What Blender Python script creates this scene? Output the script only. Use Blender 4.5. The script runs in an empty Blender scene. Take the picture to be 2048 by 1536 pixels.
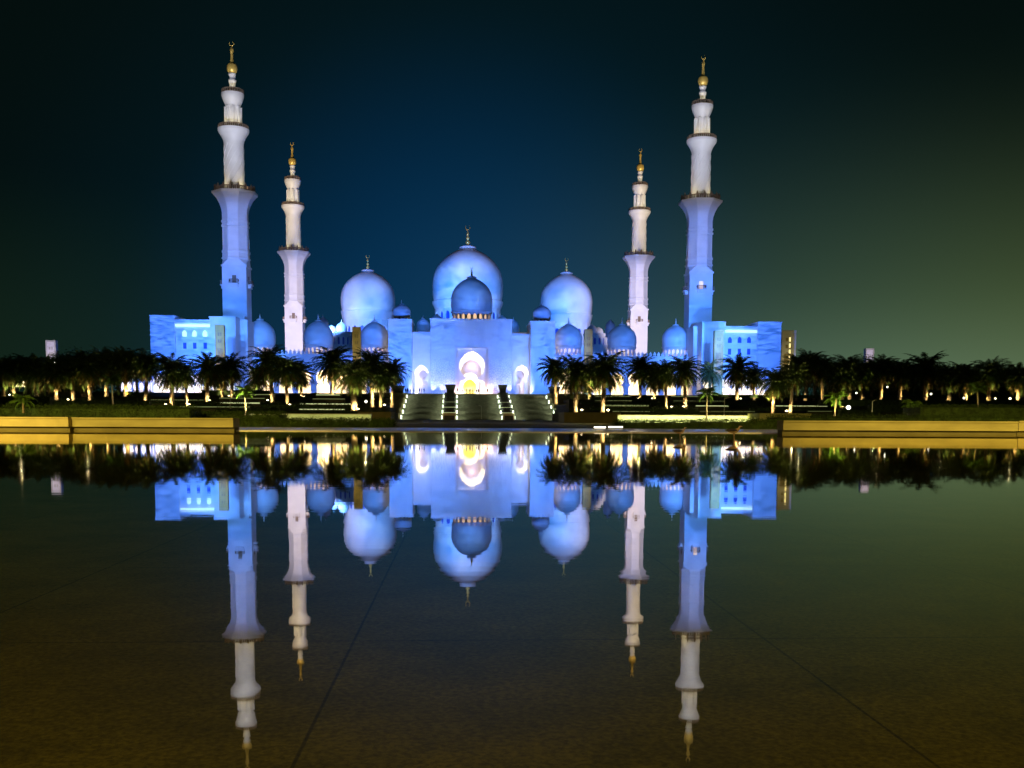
import bpy, math, random
from mathutils import Vector, Matrix
from mathutils.geometry import tessellate_polygon
R = math.radians
rng = random.Random(7)
scene = bpy.context.scene
COL = scene.collection

# ------------------------------------------------------------------ camera
F, PYC, CAMH = 2048.0, 1040.0, 0.55
PITCH, ROLL = math.atan(0.1), R(0.25)
CM = Matrix.Rotation(math.pi/2 - PITCH, 3, 'X') @ Matrix.Rotation(ROLL, 3, 'Z')
cd = bpy.data.cameras.new("camera"); cam = bpy.data.objects.new("camera", cd); COL.objects.link(cam)
cam.matrix_world = Matrix.Translation((0, 0, CAMH)) @ CM.to_4x4()
cd.sensor_width = 36; cd.lens = 36*F/2048; cd.shift_y = (PYC-768)/2048
cd.clip_start = 0.05; cd.clip_end = 8000
scene.camera = cam

# ------------------------------------------------------------------ world (night sky with city glow)
w = bpy.data.worlds.new("World"); scene.world = w; w.use_nodes = True
nt = w.node_tree; nt.nodes.clear()
def N(tree, typ, **kw):
    n = tree.nodes.new(typ)
    for k, v in kw.items(): setattr(n, k, v)
    return n
def glow(tree, vec, d, lo, hi, power, col, prev):
    dot = N(tree, 'ShaderNodeVectorMath', operation='DOT_PRODUCT'); tree.links.new(vec, dot.inputs[0])
    dot.inputs[1].default_value = Vector(d).normalized()
    mr = N(tree, 'ShaderNodeMapRange'); tree.links.new(dot.outputs['Value'], mr.inputs[0])
    mr.inputs[1].default_value = math.cos(R(hi)); mr.inputs[2].default_value = math.cos(R(lo))
    pw = N(tree, 'ShaderNodeMath', operation='POWER'); tree.links.new(mr.outputs[0], pw.inputs[0]); pw.inputs[1].default_value = power
    sc = N(tree, 'ShaderNodeVectorMath', operation='SCALE'); sc.inputs[0].default_value = col; tree.links.new(pw.outputs[0], sc.inputs['Scale'])
    ad = N(tree, 'ShaderNodeVectorMath', operation='ADD'); tree.links.new(prev, ad.inputs[0]); tree.links.new(sc.outputs[0], ad.inputs[1])
    return ad.outputs[0]
def adir(az, el): return (math.sin(R(az))*math.cos(R(el)), math.cos(R(az))*math.cos(R(el)), math.sin(R(el)))
tc = N(nt, 'ShaderNodeTexCoord')
base = N(nt, 'ShaderNodeCombineXYZ')
base.inputs[0].default_value, base.inputs[1].default_value, base.inputs[2].default_value = 0.0013, 0.0046, 0.0042
o = base.outputs[0]
v = tc.outputs['Generated']
o = glow(nt, v, adir(-1, 0), 0, 31, 2.0, (0.000, 0.012, 0.025), o)
o = glow(nt, v, adir(-3, 3), 0, 19, 2.0, (0.000, 0.016, 0.066), o)
sq = N(nt, 'ShaderNodeVectorMath', operation='MULTIPLY'); nt.links.new(v, sq.inputs[0]); sq.inputs[1].default_value = (1, 1, 2.0)
nn = N(nt, 'ShaderNodeVectorMath', operation='NORMALIZE'); nt.links.new(sq.outputs[0], nn.inputs[0]); v2 = nn.outputs[0]
o = glow(nt, v2, adir(18, 3), 0, 36, 3.2, (0.022, 0.045, 0.028), o)
o = glow(nt, v2, adir(32, 1), 0, 40, 4.5, (0.048, 0.060, 0.010), o)
fl = N(nt, 'ShaderNodeVectorMath', operation='MULTIPLY'); nt.links.new(v, fl.inputs[0]); fl.inputs[1].default_value = (1, 1, 5.0)
nf = N(nt, 'ShaderNodeVectorMath', operation='NORMALIZE'); nt.links.new(fl.outputs[0], nf.inputs[0])
o = glow(nt, nf.outputs[0], adir(22, 0), 0, 38, 3.0, (0.045, 0.070, 0.050), o)
o = glow(nt, v2, adir(-26, 0), 0, 24, 1.5, (0.005, 0.011, 0.003), o)
bg = N(nt, 'ShaderNodeBackground'); out = N(nt, 'ShaderNodeOutputWorld')
nt.links.new(o, bg.inputs[0]); nt.links.new(bg.outputs[0], out.inputs[0]); bg.inputs[1].default_value = 1.0

scene.view_settings.view_transform = 'Standard'; scene.view_settings.look = 'None'
scene.view_settings.exposure = 0; scene.view_settings.gamma = 1
cy = scene.cycles
scene.render.engine = 'CYCLES'
cy.use_denoising = True; cy.max_bounces = 6; cy.diffuse_bounces = 2; cy.glossy_bounces = 3
cy.transparent_max_bounces = 8; cy.sample_clamp_indirect = 40; cy.caustics_reflective = False; cy.caustics_refractive = False

# ------------------------------------------------------------------ frames: the mosque stands turned by TH to the camera axis
TH = R(3.0); UX = Vector((math.cos(TH), math.sin(TH), 0)); NX = Vector((-math.sin(TH), math.cos(TH), 0))
def ray(px, py): return CM @ Vector(((px-1024)/F, -(py-PYC)/F, -1))
def U(px, py, d):                       # -> (u, z) in the mosque's own frame at depth d
    r = ray(px, py); t = d / r.dot(NX); p = r*t
    return p.dot(UX), p.z + CAMH
def UX_(px, d, py=780): return U(px, py, d)[0]
def UZ(py, d, px=945): return U(px, py, d)[1]
def ppm(d): return d/F                 # metres per pixel
def W(u, d, z=0): return UX*u + NX*d + Vector((0, 0, z))
def WY(px, py, Y):                      # world point at world distance Y
    r = ray(px, py); t = Y/r.y; p = r*t; return Vector((p.x, p.y, p.z + CAMH))

# ------------------------------------------------------------------ materials
def mat(name, col, rough=0.6, metal=0, var=0.12, scale=1.5, bump=0.0, bscale=20, emit=None, estr=0, spec=0.5, stretch=None, detail=4):
    m = bpy.data.materials.new(name); m.use_nodes = True; t = m.node_tree; b = t.nodes['Principled BSDF']
    b.inputs['Roughness'].default_value = rough; b.inputs['Metallic'].default_value = metal
    b.inputs['Specular IOR Level'].default_value = spec
    co = N(t, 'ShaderNodeTexCoord'); mp = N(t, 'ShaderNodeMapping'); t.links.new(co.outputs['Object'], mp.inputs[0])
    if stretch: mp.inputs['Scale'].default_value = stretch
    nz = N(t, 'ShaderNodeTexNoise'); nz.inputs['Scale'].default_value = scale; nz.inputs['Detail'].default_value = detail
    t.links.new(mp.outputs[0], nz.inputs['Vector'])
    cr = N(t, 'ShaderNodeValToRGB'); t.links.new(nz.outputs['Fac'], cr.inputs[0])
    cr.color_ramp.elements[0].position = 0.3; cr.color_ramp.elements[1].position = 0.7
    cr.color_ramp.elements[0].color = tuple(c*(1-var) for c in col)+(1,); cr.color_ramp.elements[1].color = tuple(min(1, c*(1+var)) for c in col)+(1,)
    t.links.new(cr.outputs[0], b.inputs['Base Color'])
    if bump:
        n2 = N(t, 'ShaderNodeTexNoise'); n2.inputs['Scale'].default_value = bscale; t.links.new(mp.outputs[0], n2.inputs['Vector'])
        bp = N(t, 'ShaderNodeBump'); bp.inputs['Strength'].default_value = bump; t.links.new(n2.outputs['Fac'], bp.inputs['Height'])
        t.links.new(bp.outputs[0], b.inputs['Normal'])
    if emit: b.inputs['Emission Color'].default_value = tuple(emit)+(1,); b.inputs['Emission Strength'].default_value = estr
    return m
M = {}
M['marble'] = mat('marble', (0.74, 0.73, 0.71), 0.45, var=0.06, scale=0.35)
M['marble2'] = mat('marble_warm', (0.74, 0.66, 0.60), 0.5, var=0.06, scale=0.5)
M['gold'] = mat('gold', (0.85, 0.58, 0.13), 0.35, metal=0.35, var=0.1)
M['rail'] = mat('bronze_rail', (0.20, 0.14, 0.09), 0.6, var=0.3, scale=3)
M['blueglass'] = mat('blue_glazing', (0.05, 0.10, 0.45), 0.35, var=0.2)
M['warmglass'] = mat('lit_window', (0.8, 0.7, 0.5), 0.4, emit=(1.0, 0.62, 0.33), estr=0.9)
M['coolglass'] = mat('cool_lit_window', (0.6, 0.7, 0.8), 0.4, emit=(0.55, 0.8, 1.0), estr=1.1)
M['tower'] = mat('tower_stone', (0.36, 0.28, 0.085), 0.7, var=0.15, scale=0.6, bump=0.2, bscale=3)
M['panel'] = mat('bronze_panel', (0.24, 0.19, 0.07), 0.6, var=0.25, scale=2)
M['greystone'] = mat('grey_stone', (0.34, 0.31, 0.27), 0.7, var=0.12, scale=0.8)
M['frond'] = mat('palm_frond', (0.06, 0.09, 0.02), 0.75, var=0.5, scale=0.9, spec=0.2)
M['oldfrond'] = mat('dry_frond', (0.13, 0.095, 0.035), 0.85, var=0.4, scale=1.2, spec=0.1)
M['youngfrond'] = mat('young_frond', (0.09, 0.16, 0.02), 0.6, var=0.4, scale=3, spec=0.3)
M['trunk'] = mat('palm_trunk', (0.24, 0.17, 0.09), 0.9, var=0.35, scale=5, bump=0.7, bscale=9)
M['bark'] = mat('bark', (0.10, 0.075, 0.045), 0.9, var=0.3, scale=4)
M['leaf'] = mat('leaf', (0.03, 0.045, 0.012), 0.7, var=0.5, scale=1.5, spec=0.2)
M['hedge'] = mat('hedge_leaf', (0.035, 0.06, 0.014), 0.7, var=0.5, scale=2.5, spec=0.2)
M['wallstone'] = mat('sand_wall', (0.40, 0.33, 0.15), 0.7, var=0.20, scale=1.6, bump=0.35, bscale=25, stretch=(.5, 1, 2.2), detail=9)
M['wallstone2'] = mat('sand_wall_pale', (0.50, 0.40, 0.20), 0.7, var=0.10, scale=2.0, bump=0.25, bscale=30)
M['planter'] = mat('planter_stone', (0.16, 0.13, 0.06), 0.8, var=0.2, scale=1.2)
M['darkstone'] = mat('dark_stone', (0.035, 0.035, 0.03), 0.7, var=0.3, scale=1)
M['step'] = mat('step_stone', (0.11, 0.11, 0.07), 0.75, var=0.25, scale=1.5)
M['led'] = mat('led_strip', (0.8, 0.8, 0.7), 0.5, emit=(0.85, 0.95, 0.42), estr=0.7)
M['leddim'] = mat('dim_led_strip', (0.5, 0.5, 0.35), 0.5, emit=(0.72, 0.85, 0.30), estr=0.24)
M['side_glow'] = mat('stair_side_glow', (0.8, 0.8, 0.7), 0.5, emit=(0.85, 1.0, 0.75), estr=0.9)
M['lamp'] = mat('lamp_lens', (0.9, 0.9, 0.8), 0.4, emit=(1.0, 0.80, 0.45), estr=7)
M['lampw'] = mat('white_lens', (0.9, 0.9, 0.85), 0.4, emit=(1.0, 0.93, 0.75), estr=4)
M['metal'] = mat('dark_metal', (0.05, 0.05, 0.05), 0.5, metal=0.6)
M['skin'] = mat('clothing_dark', (0.03, 0.03, 0.04), 0.9, var=0.5, scale=3)
M['cloth2'] = mat('clothing_brown', (0.10, 0.05, 0.04), 0.9, var=0.5, scale=3)
M['plumage'] = mat('brown_plumage', (0.42, 0.27, 0.12), 0.8, var=0.4, scale=18)
M['darkwing'] = mat('dark_plumage', (0.04, 0.03, 0.025), 0.8, var=0.4, scale=18)
M['interior'] = mat('gilded_interior', (0.82, 0.70, 0.30), 0.6, var=0.15, scale=1)
M['grass'] = mat('grass', (0.055, 0.06, 0.015), 0.9, var=0.4, scale=1.2, bump=0.5, bscale=15)

def inlaid_marble():
    m = mat('inlaid_marble', (0.74, 0.73, 0.71), 0.45, var=0.05, scale=0.3)
    t = m.node_tree; b = t.nodes['Principled BSDF']; cur = b.inputs['Base Color'].links[0].from_socket
    co = N(t, 'ShaderNodeTexCoord')
    nz = N(t, 'ShaderNodeTexNoise'); nz.inputs['Scale'].default_value = 0.7; t.links.new(co.outputs['Object'], nz.inputs['Vector'])
    mx = N(t, 'ShaderNodeMix', data_type='VECTOR'); mx.inputs[0].default_value = 0.35
    t.links.new(co.outputs['Object'], mx.inputs[4]); t.links.new(nz.outputs['Color'], mx.inputs[5])
    vo = N(t, 'ShaderNodeTexVoronoi', feature='DISTANCE_TO_EDGE'); vo.inputs['Scale'].default_value = 2.6
    t.links.new(mx.outputs[1], vo.inputs['Vector'])
    lt = N(t, 'ShaderNodeMapRange'); lt.inputs[1].default_value = 0.03; lt.inputs[2].default_value = 0.12; lt.inputs[3].default_value = 1; lt.inputs[4].default_value = 0
    t.links.new(vo.outputs['Distance'], lt.inputs[0])
    # vines climb from the floor to about half height, in two clumps beside the portal
    sp = N(t, 'ShaderNodeSeparateXYZ'); t.links.new(co.outputs['Object'], sp.inputs[0])
    hz = N(t, 'ShaderNodeMapRange'); hz.inputs[1].default_value = 12; hz.inputs[2].default_value = 7; t.links.new(sp.outputs['Z'], hz.inputs[0])
    ml = N(t, 'ShaderNodeMath', operation='MULTIPLY'); t.links.new(lt.outputs[0], ml.inputs[0]); t.links.new(hz.outputs[0], ml.inputs[1])
    m2 = N(t, 'ShaderNodeMath', operation='MULTIPLY'); t.links.new(ml.outputs[0], m2.inputs[0]); m2.inputs[1].default_value = 0.5
    cm = N(t, 'ShaderNodeMix', data_type='RGBA'); t.links.new(m2.outputs[0], cm.inputs[0]); t.links.new(cur, cm.inputs[6])
    cm.inputs[7].default_value = (0.22, 0.27, 0.40, 1); t.links.new(cm.outputs[2], b.inputs['Base Color'])
    return m
M['inlay'] = inlaid_marble()

# ------------------------------------------------------------------ mesh builder
class MB:
    def __init__(s): s.v = []; s.f = []; s.sm = []
    def add(s, vs, fs, smooth=False):
        o = len(s.v); s.v += [tuple(p) for p in vs]; s.f += [tuple(i+o for i in f) for f in fs]; s.sm += [smooth]*len(fs)
    def box(s, x0, x1, y0, y1, z0, z1):
        if x0 > x1: x0, x1 = x1, x0
        s.add([(x0,y0,z0),(x1,y0,z0),(x1,y1,z0),(x0,y1,z0),(x0,y0,z1),(x1,y0,z1),(x1,y1,z1),(x0,y1,z1)],
              [(0,3,2,1),(4,5,6,7),(0,1,5,4),(1,2,6,5),(2,3,7,6),(3,0,4,7)])
    def lathe(s, prof, n=32, c=(0,0), rot=0.0, smooth=True, cap=True):
        vs = []; fs = []
        for r, z in prof:
            for i in range(n):
                a = rot + 2*math.pi*i/n; vs.append((c[0]+r*math.cos(a), c[1]+r*math.sin(a), z))
        for k in range(len(prof)-1):
            for i in range(n):
                j = (i+1) % n; fs.append((k*n+i, k*n+j, (k+1)*n+j, (k+1)*n+i))
        s.add(vs, fs, smooth)
        if cap:
            s.add([vs[(len(prof)-1)*n+i] for i in range(n)], [tuple(range(n))], False)
            s.add([vs[i] for i in range(n)], [tuple(reversed(range(n)))], False)
    def tube(s, pts, rads, n=6):
        vs = []; fs = []
        for k, (p, r) in enumerate(zip(pts, rads)):
            p = Vector(p); a = Vector(pts[max(0, k-1)]); b = Vector(pts[min(len(pts)-1, k+1)])
            t = (b-a).normalized(); x = t.orthogonal().normalized() if k == 0 else (x - t*x.dot(t)).normalized(); y = t.cross(x)
            for i in range(n):
                an = 2*math.pi*i/n; vs.append(p + x*math.cos(an)*r + y*math.sin(an)*r)
        for k in range(len(pts)-1):
            for i in range(n):
                j = (i+1) % n; fs.append((k*n+i, k*n+j, (k+1)*n+j, (k+1)*n+i))
        s.add(vs, fs, True)
        s.add([vs[i] for i in range(n)], [tuple(reversed(range(n)))]); s.add([vs[-n+i] for i in range(n)], [tuple(range(n))])
    def torus(s, c, R_, r, axis='Y', n=20, m=6, a0=0, a1=360, taper=False):
        pts = []; rr = []
        for i in range(n+1):
            a = R(a0 + (a1-a0)*i/n)
            q = (c[0]+R_*math.cos(a), c[1], c[2]+R_*math.sin(a)) if axis == 'Y' else (c[0]+R_*math.cos(a), c[1]+R_*math.sin(a), c[2])
            pts.append(q); rr.append(r*(math.sin(math.pi*i/n)*0.85+0.15) if taper else r)
        s.tube(pts, rr, m)
    def prism(s, poly, outline, ya, yb, mapf=None):
        """plate in the x-z plane between depths ya (front) and yb; poly = closed outline"""
        tr = tessellate_polygon([[Vector((p[0], p[1], 0)) for p in poly]])
        n = len(poly); mf = mapf or (lambda x, y, z: (x, y, z))
        f = [mf(p[0], ya, p[1]) for p in poly]; b = [mf(p[0], yb, p[1]) for p in poly]
        s.add(f, [tuple(t) for t in tr]); s.add(b, [tuple(reversed(t)) for t in tr])
        s.add(f+b, [(i, (i+1) % n, n+(i+1) % n, n+i) for i in range(n)])
    def build(s, name, m, parent=None, off=(0,0,0), recalc=False):
        me = bpy.data.meshes.new(name)
        me.from_pydata([(a-off[0], b-off[1], c-off[2]) for a, b, c in s.v], [], s.f)
        me.polygons.foreach_set('use_smooth', s.sm); me.materials.append(m)
        if recalc:
            import bmesh
            bm = bmesh.new(); bm.from_mesh(me); bmesh.ops.recalc_face_normals(bm, faces=bm.faces); bm.to_mesh(me); bm.free()
        me.update(); ob = bpy.data.objects.new(name, me); COL.objects.link(ob)
        if parent: ob.parent = parent
        return ob

def tag(o, label=None, cat=None, group=None, kind=None):
    if label: o['label'] = label
    if cat: o['category'] = cat
    if group: o['group'] = group
    if kind: o['kind'] = kind
    return o
def empty(name, loc, rz=0, label=None, cat=None, group=None):
    e = bpy.data.objects.new(name, None); COL.objects.link(e); e.location = loc; e.rotation_euler = (0, 0, rz); e.empty_display_size = 0.3
    return tag(e, label, cat, group)
def copy_tree(o, loc=None, rz=None, scale=None, label=None, parent=None):
    c = o.copy(); COL.objects.link(c)
    if parent: c.parent = parent
    if loc is not None: c.location = loc
    if rz is not None: c.rotation_euler = (0, 0, rz)
    if scale is not None: c.scale = (scale,)*3 if isinstance(scale, (int, float)) else scale
    if label: c['label'] = label
    for ch in list(o.children): copy_tree(ch, parent=c)
    return c

# ------------------------------------------------------------------ lamps
def spot(loc, target, power, col, cone=60, blend=0.5, radius=0.3, clouds=0, cscale=5.0, col2=None, ys=4.0, parent=None, name='flood_or_fill_beam'):
    l = bpy.data.lights.new(name, 'SPOT'); l.energy = power; l.color = col; l.spot_size = R(cone); l.spot_blend = blend; l.shadow_soft_size = radius
    ob = bpy.data.objects.new(name, l); COL.objects.link(ob); ob.location = loc
    d = Vector(target)-Vector(loc); ob.rotation_euler = d.to_track_quat('-Z', 'Y').to_euler()
    if clouds:                                   # the projectors throw slow clouds over the marble
        l.use_nodes = True; l.color = (1, 1, 1); t = l.node_tree; em = [n for n in t.nodes if n.type == 'EMISSION'][0]
        co = N(t, 'ShaderNodeTexCoord'); mp = N(t, 'ShaderNodeMapping'); mp.inputs['Scale'].default_value = (1, ys, 1)
        mp.inputs['Location'].default_value = (loc[0]*0.13, loc[2]*0.3, 0)
        mp.inputs['Rotation'].default_value = (0, 0, R(12))
        t.links.new(co.outputs['Normal'], mp.inputs[0])
        nz = N(t, 'ShaderNodeTexNoise'); nz.inputs['Scale'].default_value = cscale; nz.inputs['Detail'].default_value = 5; nz.inputs['Distortion'].default_value = 0.6
        t.links.new(mp.outputs[0], nz.inputs['Vector'])
        cr = N(t, 'ShaderNodeValToRGB'); t.links.new(nz.outputs['Fac'], cr.inputs[0])
        cr.color_ramp.elements[0].position = 0.38; cr.color_ramp.elements[1].position = 0.66
        c2 = col2 or col
        cr.color_ramp.elements[0].color = tuple(c*(1-clouds) for c in col)+(1,); cr.color_ramp.elements[1].color = tuple(c2)+(1,)
        t.links.new(cr.outputs[0], em.inputs['Color'])
    if parent: ob.parent = parent
    return ob
def point(loc, power, col, radius=0, parent=None, name='lamp_or_fill_light'):
    l = bpy.data.lights.new(name, 'POINT'); l.energy = power; l.color = col; l.shadow_soft_size = 0
    ob = bpy.data.objects.new(name, l); COL.objects.link(ob); ob.location = loc
    if parent: ob.parent = parent
    return ob
BLUE = (0.045, 0.235, 1.0); BLUE2 = (0.13, 0.33, 1.0); LAV = (0.42, 0.45, 1.0); WHT = (1.0, 0.86, 0.80); PALE = (0.70, 0.68, 1.0); WARM = (1.0, 0.66, 0.25)

# ------------------------------------------------------------------ arches
def keyhole(cx, z0, hw, zneck, hneck, zc, rb, n=18, point_up=0.12):
    """left foot to right foot: jambs, neck and a slightly pointed bulb"""
    a0 = math.asin(max(-1, min(1, (zneck-zc)/rb)))
    hn = rb*math.cos(a0)
    pts = [(cx-hw, z0), (cx-hw, zneck-hneck)]
    for i in range(n+1):
        a = math.pi - a0 + (2*a0 - math.pi)*i/n
        x = rb*math.cos(a); z = rb*math.sin(a)
        if z > 0: z *= 1 + point_up*(1-abs(x)/rb)
        pts.append((cx+x, zc+z))
    pts += [(cx+hw, zneck-hneck), (cx+hw, z0)]
    return pts
def round_arch(cx, z0, hw, zs, n=8, pt=0.25):
    pts = [(cx-hw, z0)]
    for i in range(n+1):
        a = math.pi*(1-i/n); x = hw*math.cos(a); z = hw*math.sin(a)*(1+pt*(1-abs(x)/hw)); pts.append((cx+x, zs+z))
    return pts + [(cx+hw, z0)]
def bay(mb, x0, x1, z0, z1, outline, ya, yb, mapf=None):
    poly = [(x0, z0), (x0, z1), (x1, z1), (x1, z0)] + list(reversed(outline))
    mb.prism(poly, None, ya, yb, mapf)

DOMEP = [(0,.955),(.08,.975),(.18,.993),(.32,1.0),(.44,.98),(.55,.935),(.64,.87),(.72,.785),(.79,.685),(.855,.57),(.91,.44),(.95,.32),(.98,.22),(1,.15)]
def dome_profile(r, z0, z1): return [(r*b, z0+(z1-z0)*a) for a, b in DOMEP]
def finial_mesh(z0, z1, r, c=(0,0), crescent=True):
    mb = MB(); H = z1-z0
    hs = H*(0.78 if crescent else 1.0)
    P = [(r*1.3,0),(r*1.0,.04),(r*.5,.09),(r*.45,.13),(r*1.0,.20),(r*1.0,.28),(r*.45,.36),(r*.4,.40),(r*.8,.47),(r*.8,.53),(r*.35,.60),(r*.3,.66),(r*.6,.72),(r*.55,.78),(r*.25,.85),(r*.2,.92),(r*.05,1.0)]
    mb.lathe([(a, z0+hs*b) for a, b in P], 12, c)
    if crescent:
        rc = H*0.105
        mb.torus((c[0], c[1], z0+hs+rc*0.95), rc, rc*0.24, n=18, a0=110, a1=430, taper=True)
    return mb
def drum(mb, c, r, z0, z1, n, hwf=0.30, thick=0.5, zsf=0.62):
    """cylindrical drum whose n bays each have an arched opening"""
    per = 2*math.pi*r/n
    def mf(x, y, z): a = x/r; rr = r-y; return (c[0]+rr*math.cos(a), c[1]+rr*math.sin(a), z)
    H = z1-z0
    mb.lathe([(r, z0), (r, z0+H*0.12)], 48, c, cap=False)
    for i in range(n):
        x0 = i*per; cx = x0+per/2
        bay(mb, x0, x0+per, z0+H*0.12, z1, round_arch(cx, z0+H*0.12, per*hwf, z0+H*zsf, 6), 0, thick, mf)

# ------------------------------------------------------------------ ground, pool, sky-side setting
ZP = UZ(792, 285)          # level of the mosque terrace
def quad_sheet(name, pts, m, kind='structure'):
    me = bpy.data.meshes.new(name); me.from_pydata(pts, [], [tuple(range(len(pts)))]); me.materials.append(m)
    ob = bpy.data.objects.new(name, me); COL.objects.link(ob); ob['kind'] = kind; return ob
M['soil'] = mat('dark_ground', (0.045, 0.045, 0.02), 0.9, var=0.4, scale=0.3, bump=0.3, bscale=3)
M['path'] = mat('polished_paving', (0.72, 0.66, 0.66), 0.33, metal=0.55, var=0.12, scale=0.6)
M['road'] = mat('asphalt', (0.05, 0.05, 0.045), 0.8, var=0.2, scale=1.5)
EDGE = 39.0
quad_sheet('ground', [(-3000, EDGE+0.3, -0.02), (3000, EDGE+0.3, -0.02), (3000, 5000, -0.02), (-3000, 5000, -0.02)], M['soil'])
mb = MB(); mb.box(-60, 60, EDGE, 51, -0.08, 0.03); tag(mb.build('pavement', M['path']), kind='structure')
mb = MB(); mb.box(-120, 120, 62, 84, -0.015, 0.0); tag(mb.build('road', M['road']), kind='structure')
mb = MB(); mb.box(WY(700, 850, 85).x, WY(1250, 850, 85).x, 85, 118, -0.012, 0.02); tag(mb.build('forecourt', mat('forecourt_paving', (0.14, 0.13, 0.06), 0.7, var=0.2)), kind='structure')
# pool floor: large dark slabs under a thin film of water
pf = bpy.data.materials.new('pool_slabs'); pf.use_nodes = True; t = pf.node_tree; b = t.nodes['Principled BSDF']
co = N(t, 'ShaderNodeTexCoord'); mp = N(t, 'ShaderNodeMapping'); t.links.new(co.outputs['Object'], mp.inputs[0])
mp.vector_type = 'TEXTURE'; mp.inputs['Location'].default_value = (-0.41, 2.62, 0); mp.inputs['Rotation'].default_value = (0, 0, math.atan(0.048))
bk = N(t, 'ShaderNodeTexBrick'); bk.offset = 0; bk.inputs['Scale'].default_value = 1.0; bk.inputs['Brick Width'].default_value = 1.08; bk.inputs['Row Height'].default_value = 1.33
bk.inputs['Mortar Size'].default_value = 0.005; bk.inputs['Mortar Smooth'].default_value = 0.6
bk.inputs['Color1'].default_value = (0.150, 0.115, 0.012, 1); bk.inputs['Color2'].default_value = (0.158, 0.120, 0.014, 1); bk.inputs['Mortar'].default_value = (0.068, 0.052, 0.010, 1)
t.links.new(mp.outputs[0], bk.inputs['Vector'])
nz = N(t, 'ShaderNodeTexNoise'); nz.inputs['Scale'].default_value = 2.2; nz.inputs['Detail'].default_value = 8; nz.inputs['Roughness'].default_value = 0.7
t.links.new(co.outputs['Object'], nz.inputs['Vector'])
mr = N(t, 'ShaderNodeMapRange'); t.links.new(nz.outputs['Fac'], mr.inputs[0]); mr.inputs[1].default_value = 0.3; mr.inputs[2].default_value = 0.75; mr.inputs[3].default_value = 0.6; mr.inputs[4].default_value = 1.25
ng = N(t, 'ShaderNodeTexNoise'); ng.inputs['Scale'].default_value = 75; ng.inputs['Detail'].default_value = 4; ng.inputs['Roughness'].default_value = 0.8; t.links.new(co.outputs['Object'], ng.inputs['Vector'])
mg = N(t, 'ShaderNodeMapRange'); t.links.new(ng.outputs['Fac'], mg.inputs[0]); mg.inputs[1].default_value = 0.35; mg.inputs[2].default_value = 0.65; mg.inputs[3].default_value = 0.55; mg.inputs[4].default_value = 1.35
mm_ = N(t, 'ShaderNodeMath', operation='MULTIPLY'); t.links.new(mr.outputs[0], mm_.inputs[0]); t.links.new(mg.outputs[0], mm_.inputs[1])
ml = N(t, 'ShaderNodeVectorMath', operation='SCALE'); t.links.new(bk.outputs['Color'], ml.inputs[0]); t.links.new(mm_.outputs[0], ml.inputs['Scale'])
t.links.new(ml.outputs[0], b.inputs['Base Color']); b.inputs['Roughness'].default_value = 0.9; b.inputs['Specular IOR Level'].default_value = 0.1
quad_sheet('pool_floor', [(-60, -25, -0.03), (60, -25, -0.03), (60, EDGE+0.2, -0.03), (-60, EDGE+0.2, -0.03)], pf)
wm = bpy.data.materials.new('still_water'); wm.use_nodes = True; t = wm.node_tree; t.nodes.clear()
outn = N(t, 'ShaderNodeOutputMaterial'); gl = N(t, 'ShaderNodeBsdfGlossy'); tr = N(t, 'ShaderNodeBsdfTransparent'); mx = N(t, 'ShaderNodeMixShader'); ge = N(t, 'ShaderNodeNewGeometry')
def mth(op, a, b_=None):
    n = N(t, 'ShaderNodeMath', operation=op); n.use_clamp = (op == 'MULTIPLY_ADD')
    for i_, q in enumerate((a, b_)):
        if q is None: continue
        if isinstance(q, (int, float)): n.inputs[i_].default_value = q
        else: t.links.new(q, n.inputs[i_])
    return n.outputs[0]
dt = N(t, 'ShaderNodeVectorMath', operation='DOT_PRODUCT'); t.links.new(ge.outputs['Incoming'], dt.inputs[0]); t.links.new(ge.outputs['Normal'], dt.inputs[1])
fz_ = mth('ADD', mth('MULTIPLY', mth('POWER', mth('SUBTRACT', 1.0, mth('ABSOLUTE', dt.outputs['Value'])), 2.7), 0.95), 0.035)
gl.inputs['Roughness'].default_value = 0.018; gl.inputs['Color'].default_value = (1.0, 0.95, 0.80, 1); tr.inputs['Color'].default_value = (0.9, 0.88, 0.8, 1)
co = N(t, 'ShaderNodeTexCoord'); mp = N(t, 'ShaderNodeMapping'); t.links.new(co.outputs['Object'], mp.inputs[0]); mp.inputs['Scale'].default_value = (0.55, 1.6, 1)
nz = N(t, 'ShaderNodeTexNoise'); nz.inputs['Scale'].default_value = 4.0; nz.inputs['Detail'].default_value = 1.5; t.links.new(mp.outputs[0], nz.inputs['Vector'])
bp = N(t, 'ShaderNodeBump'); bp.inputs['Strength'].default_value = 1.0; bp.inputs['Distance'].default_value = 0.0002
t.links.new(nz.outputs['Fac'], bp.inputs['Height']); t.links.new(bp.outputs[0], gl.inputs['Normal'])
t.links.new(fz_, mx.inputs[0]); t.links.new(tr.outputs[0], mx.inputs[1]); t.links.new(gl.outputs[0], mx.inputs[2]); t.links.new(mx.outputs[0], outn.inputs[0])
quad_sheet('pool_water', [(-60, -25, 0), (60, -25, 0), (60, EDGE-0.004, 0), (-60, EDGE-0.004, 0)], wm)

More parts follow.
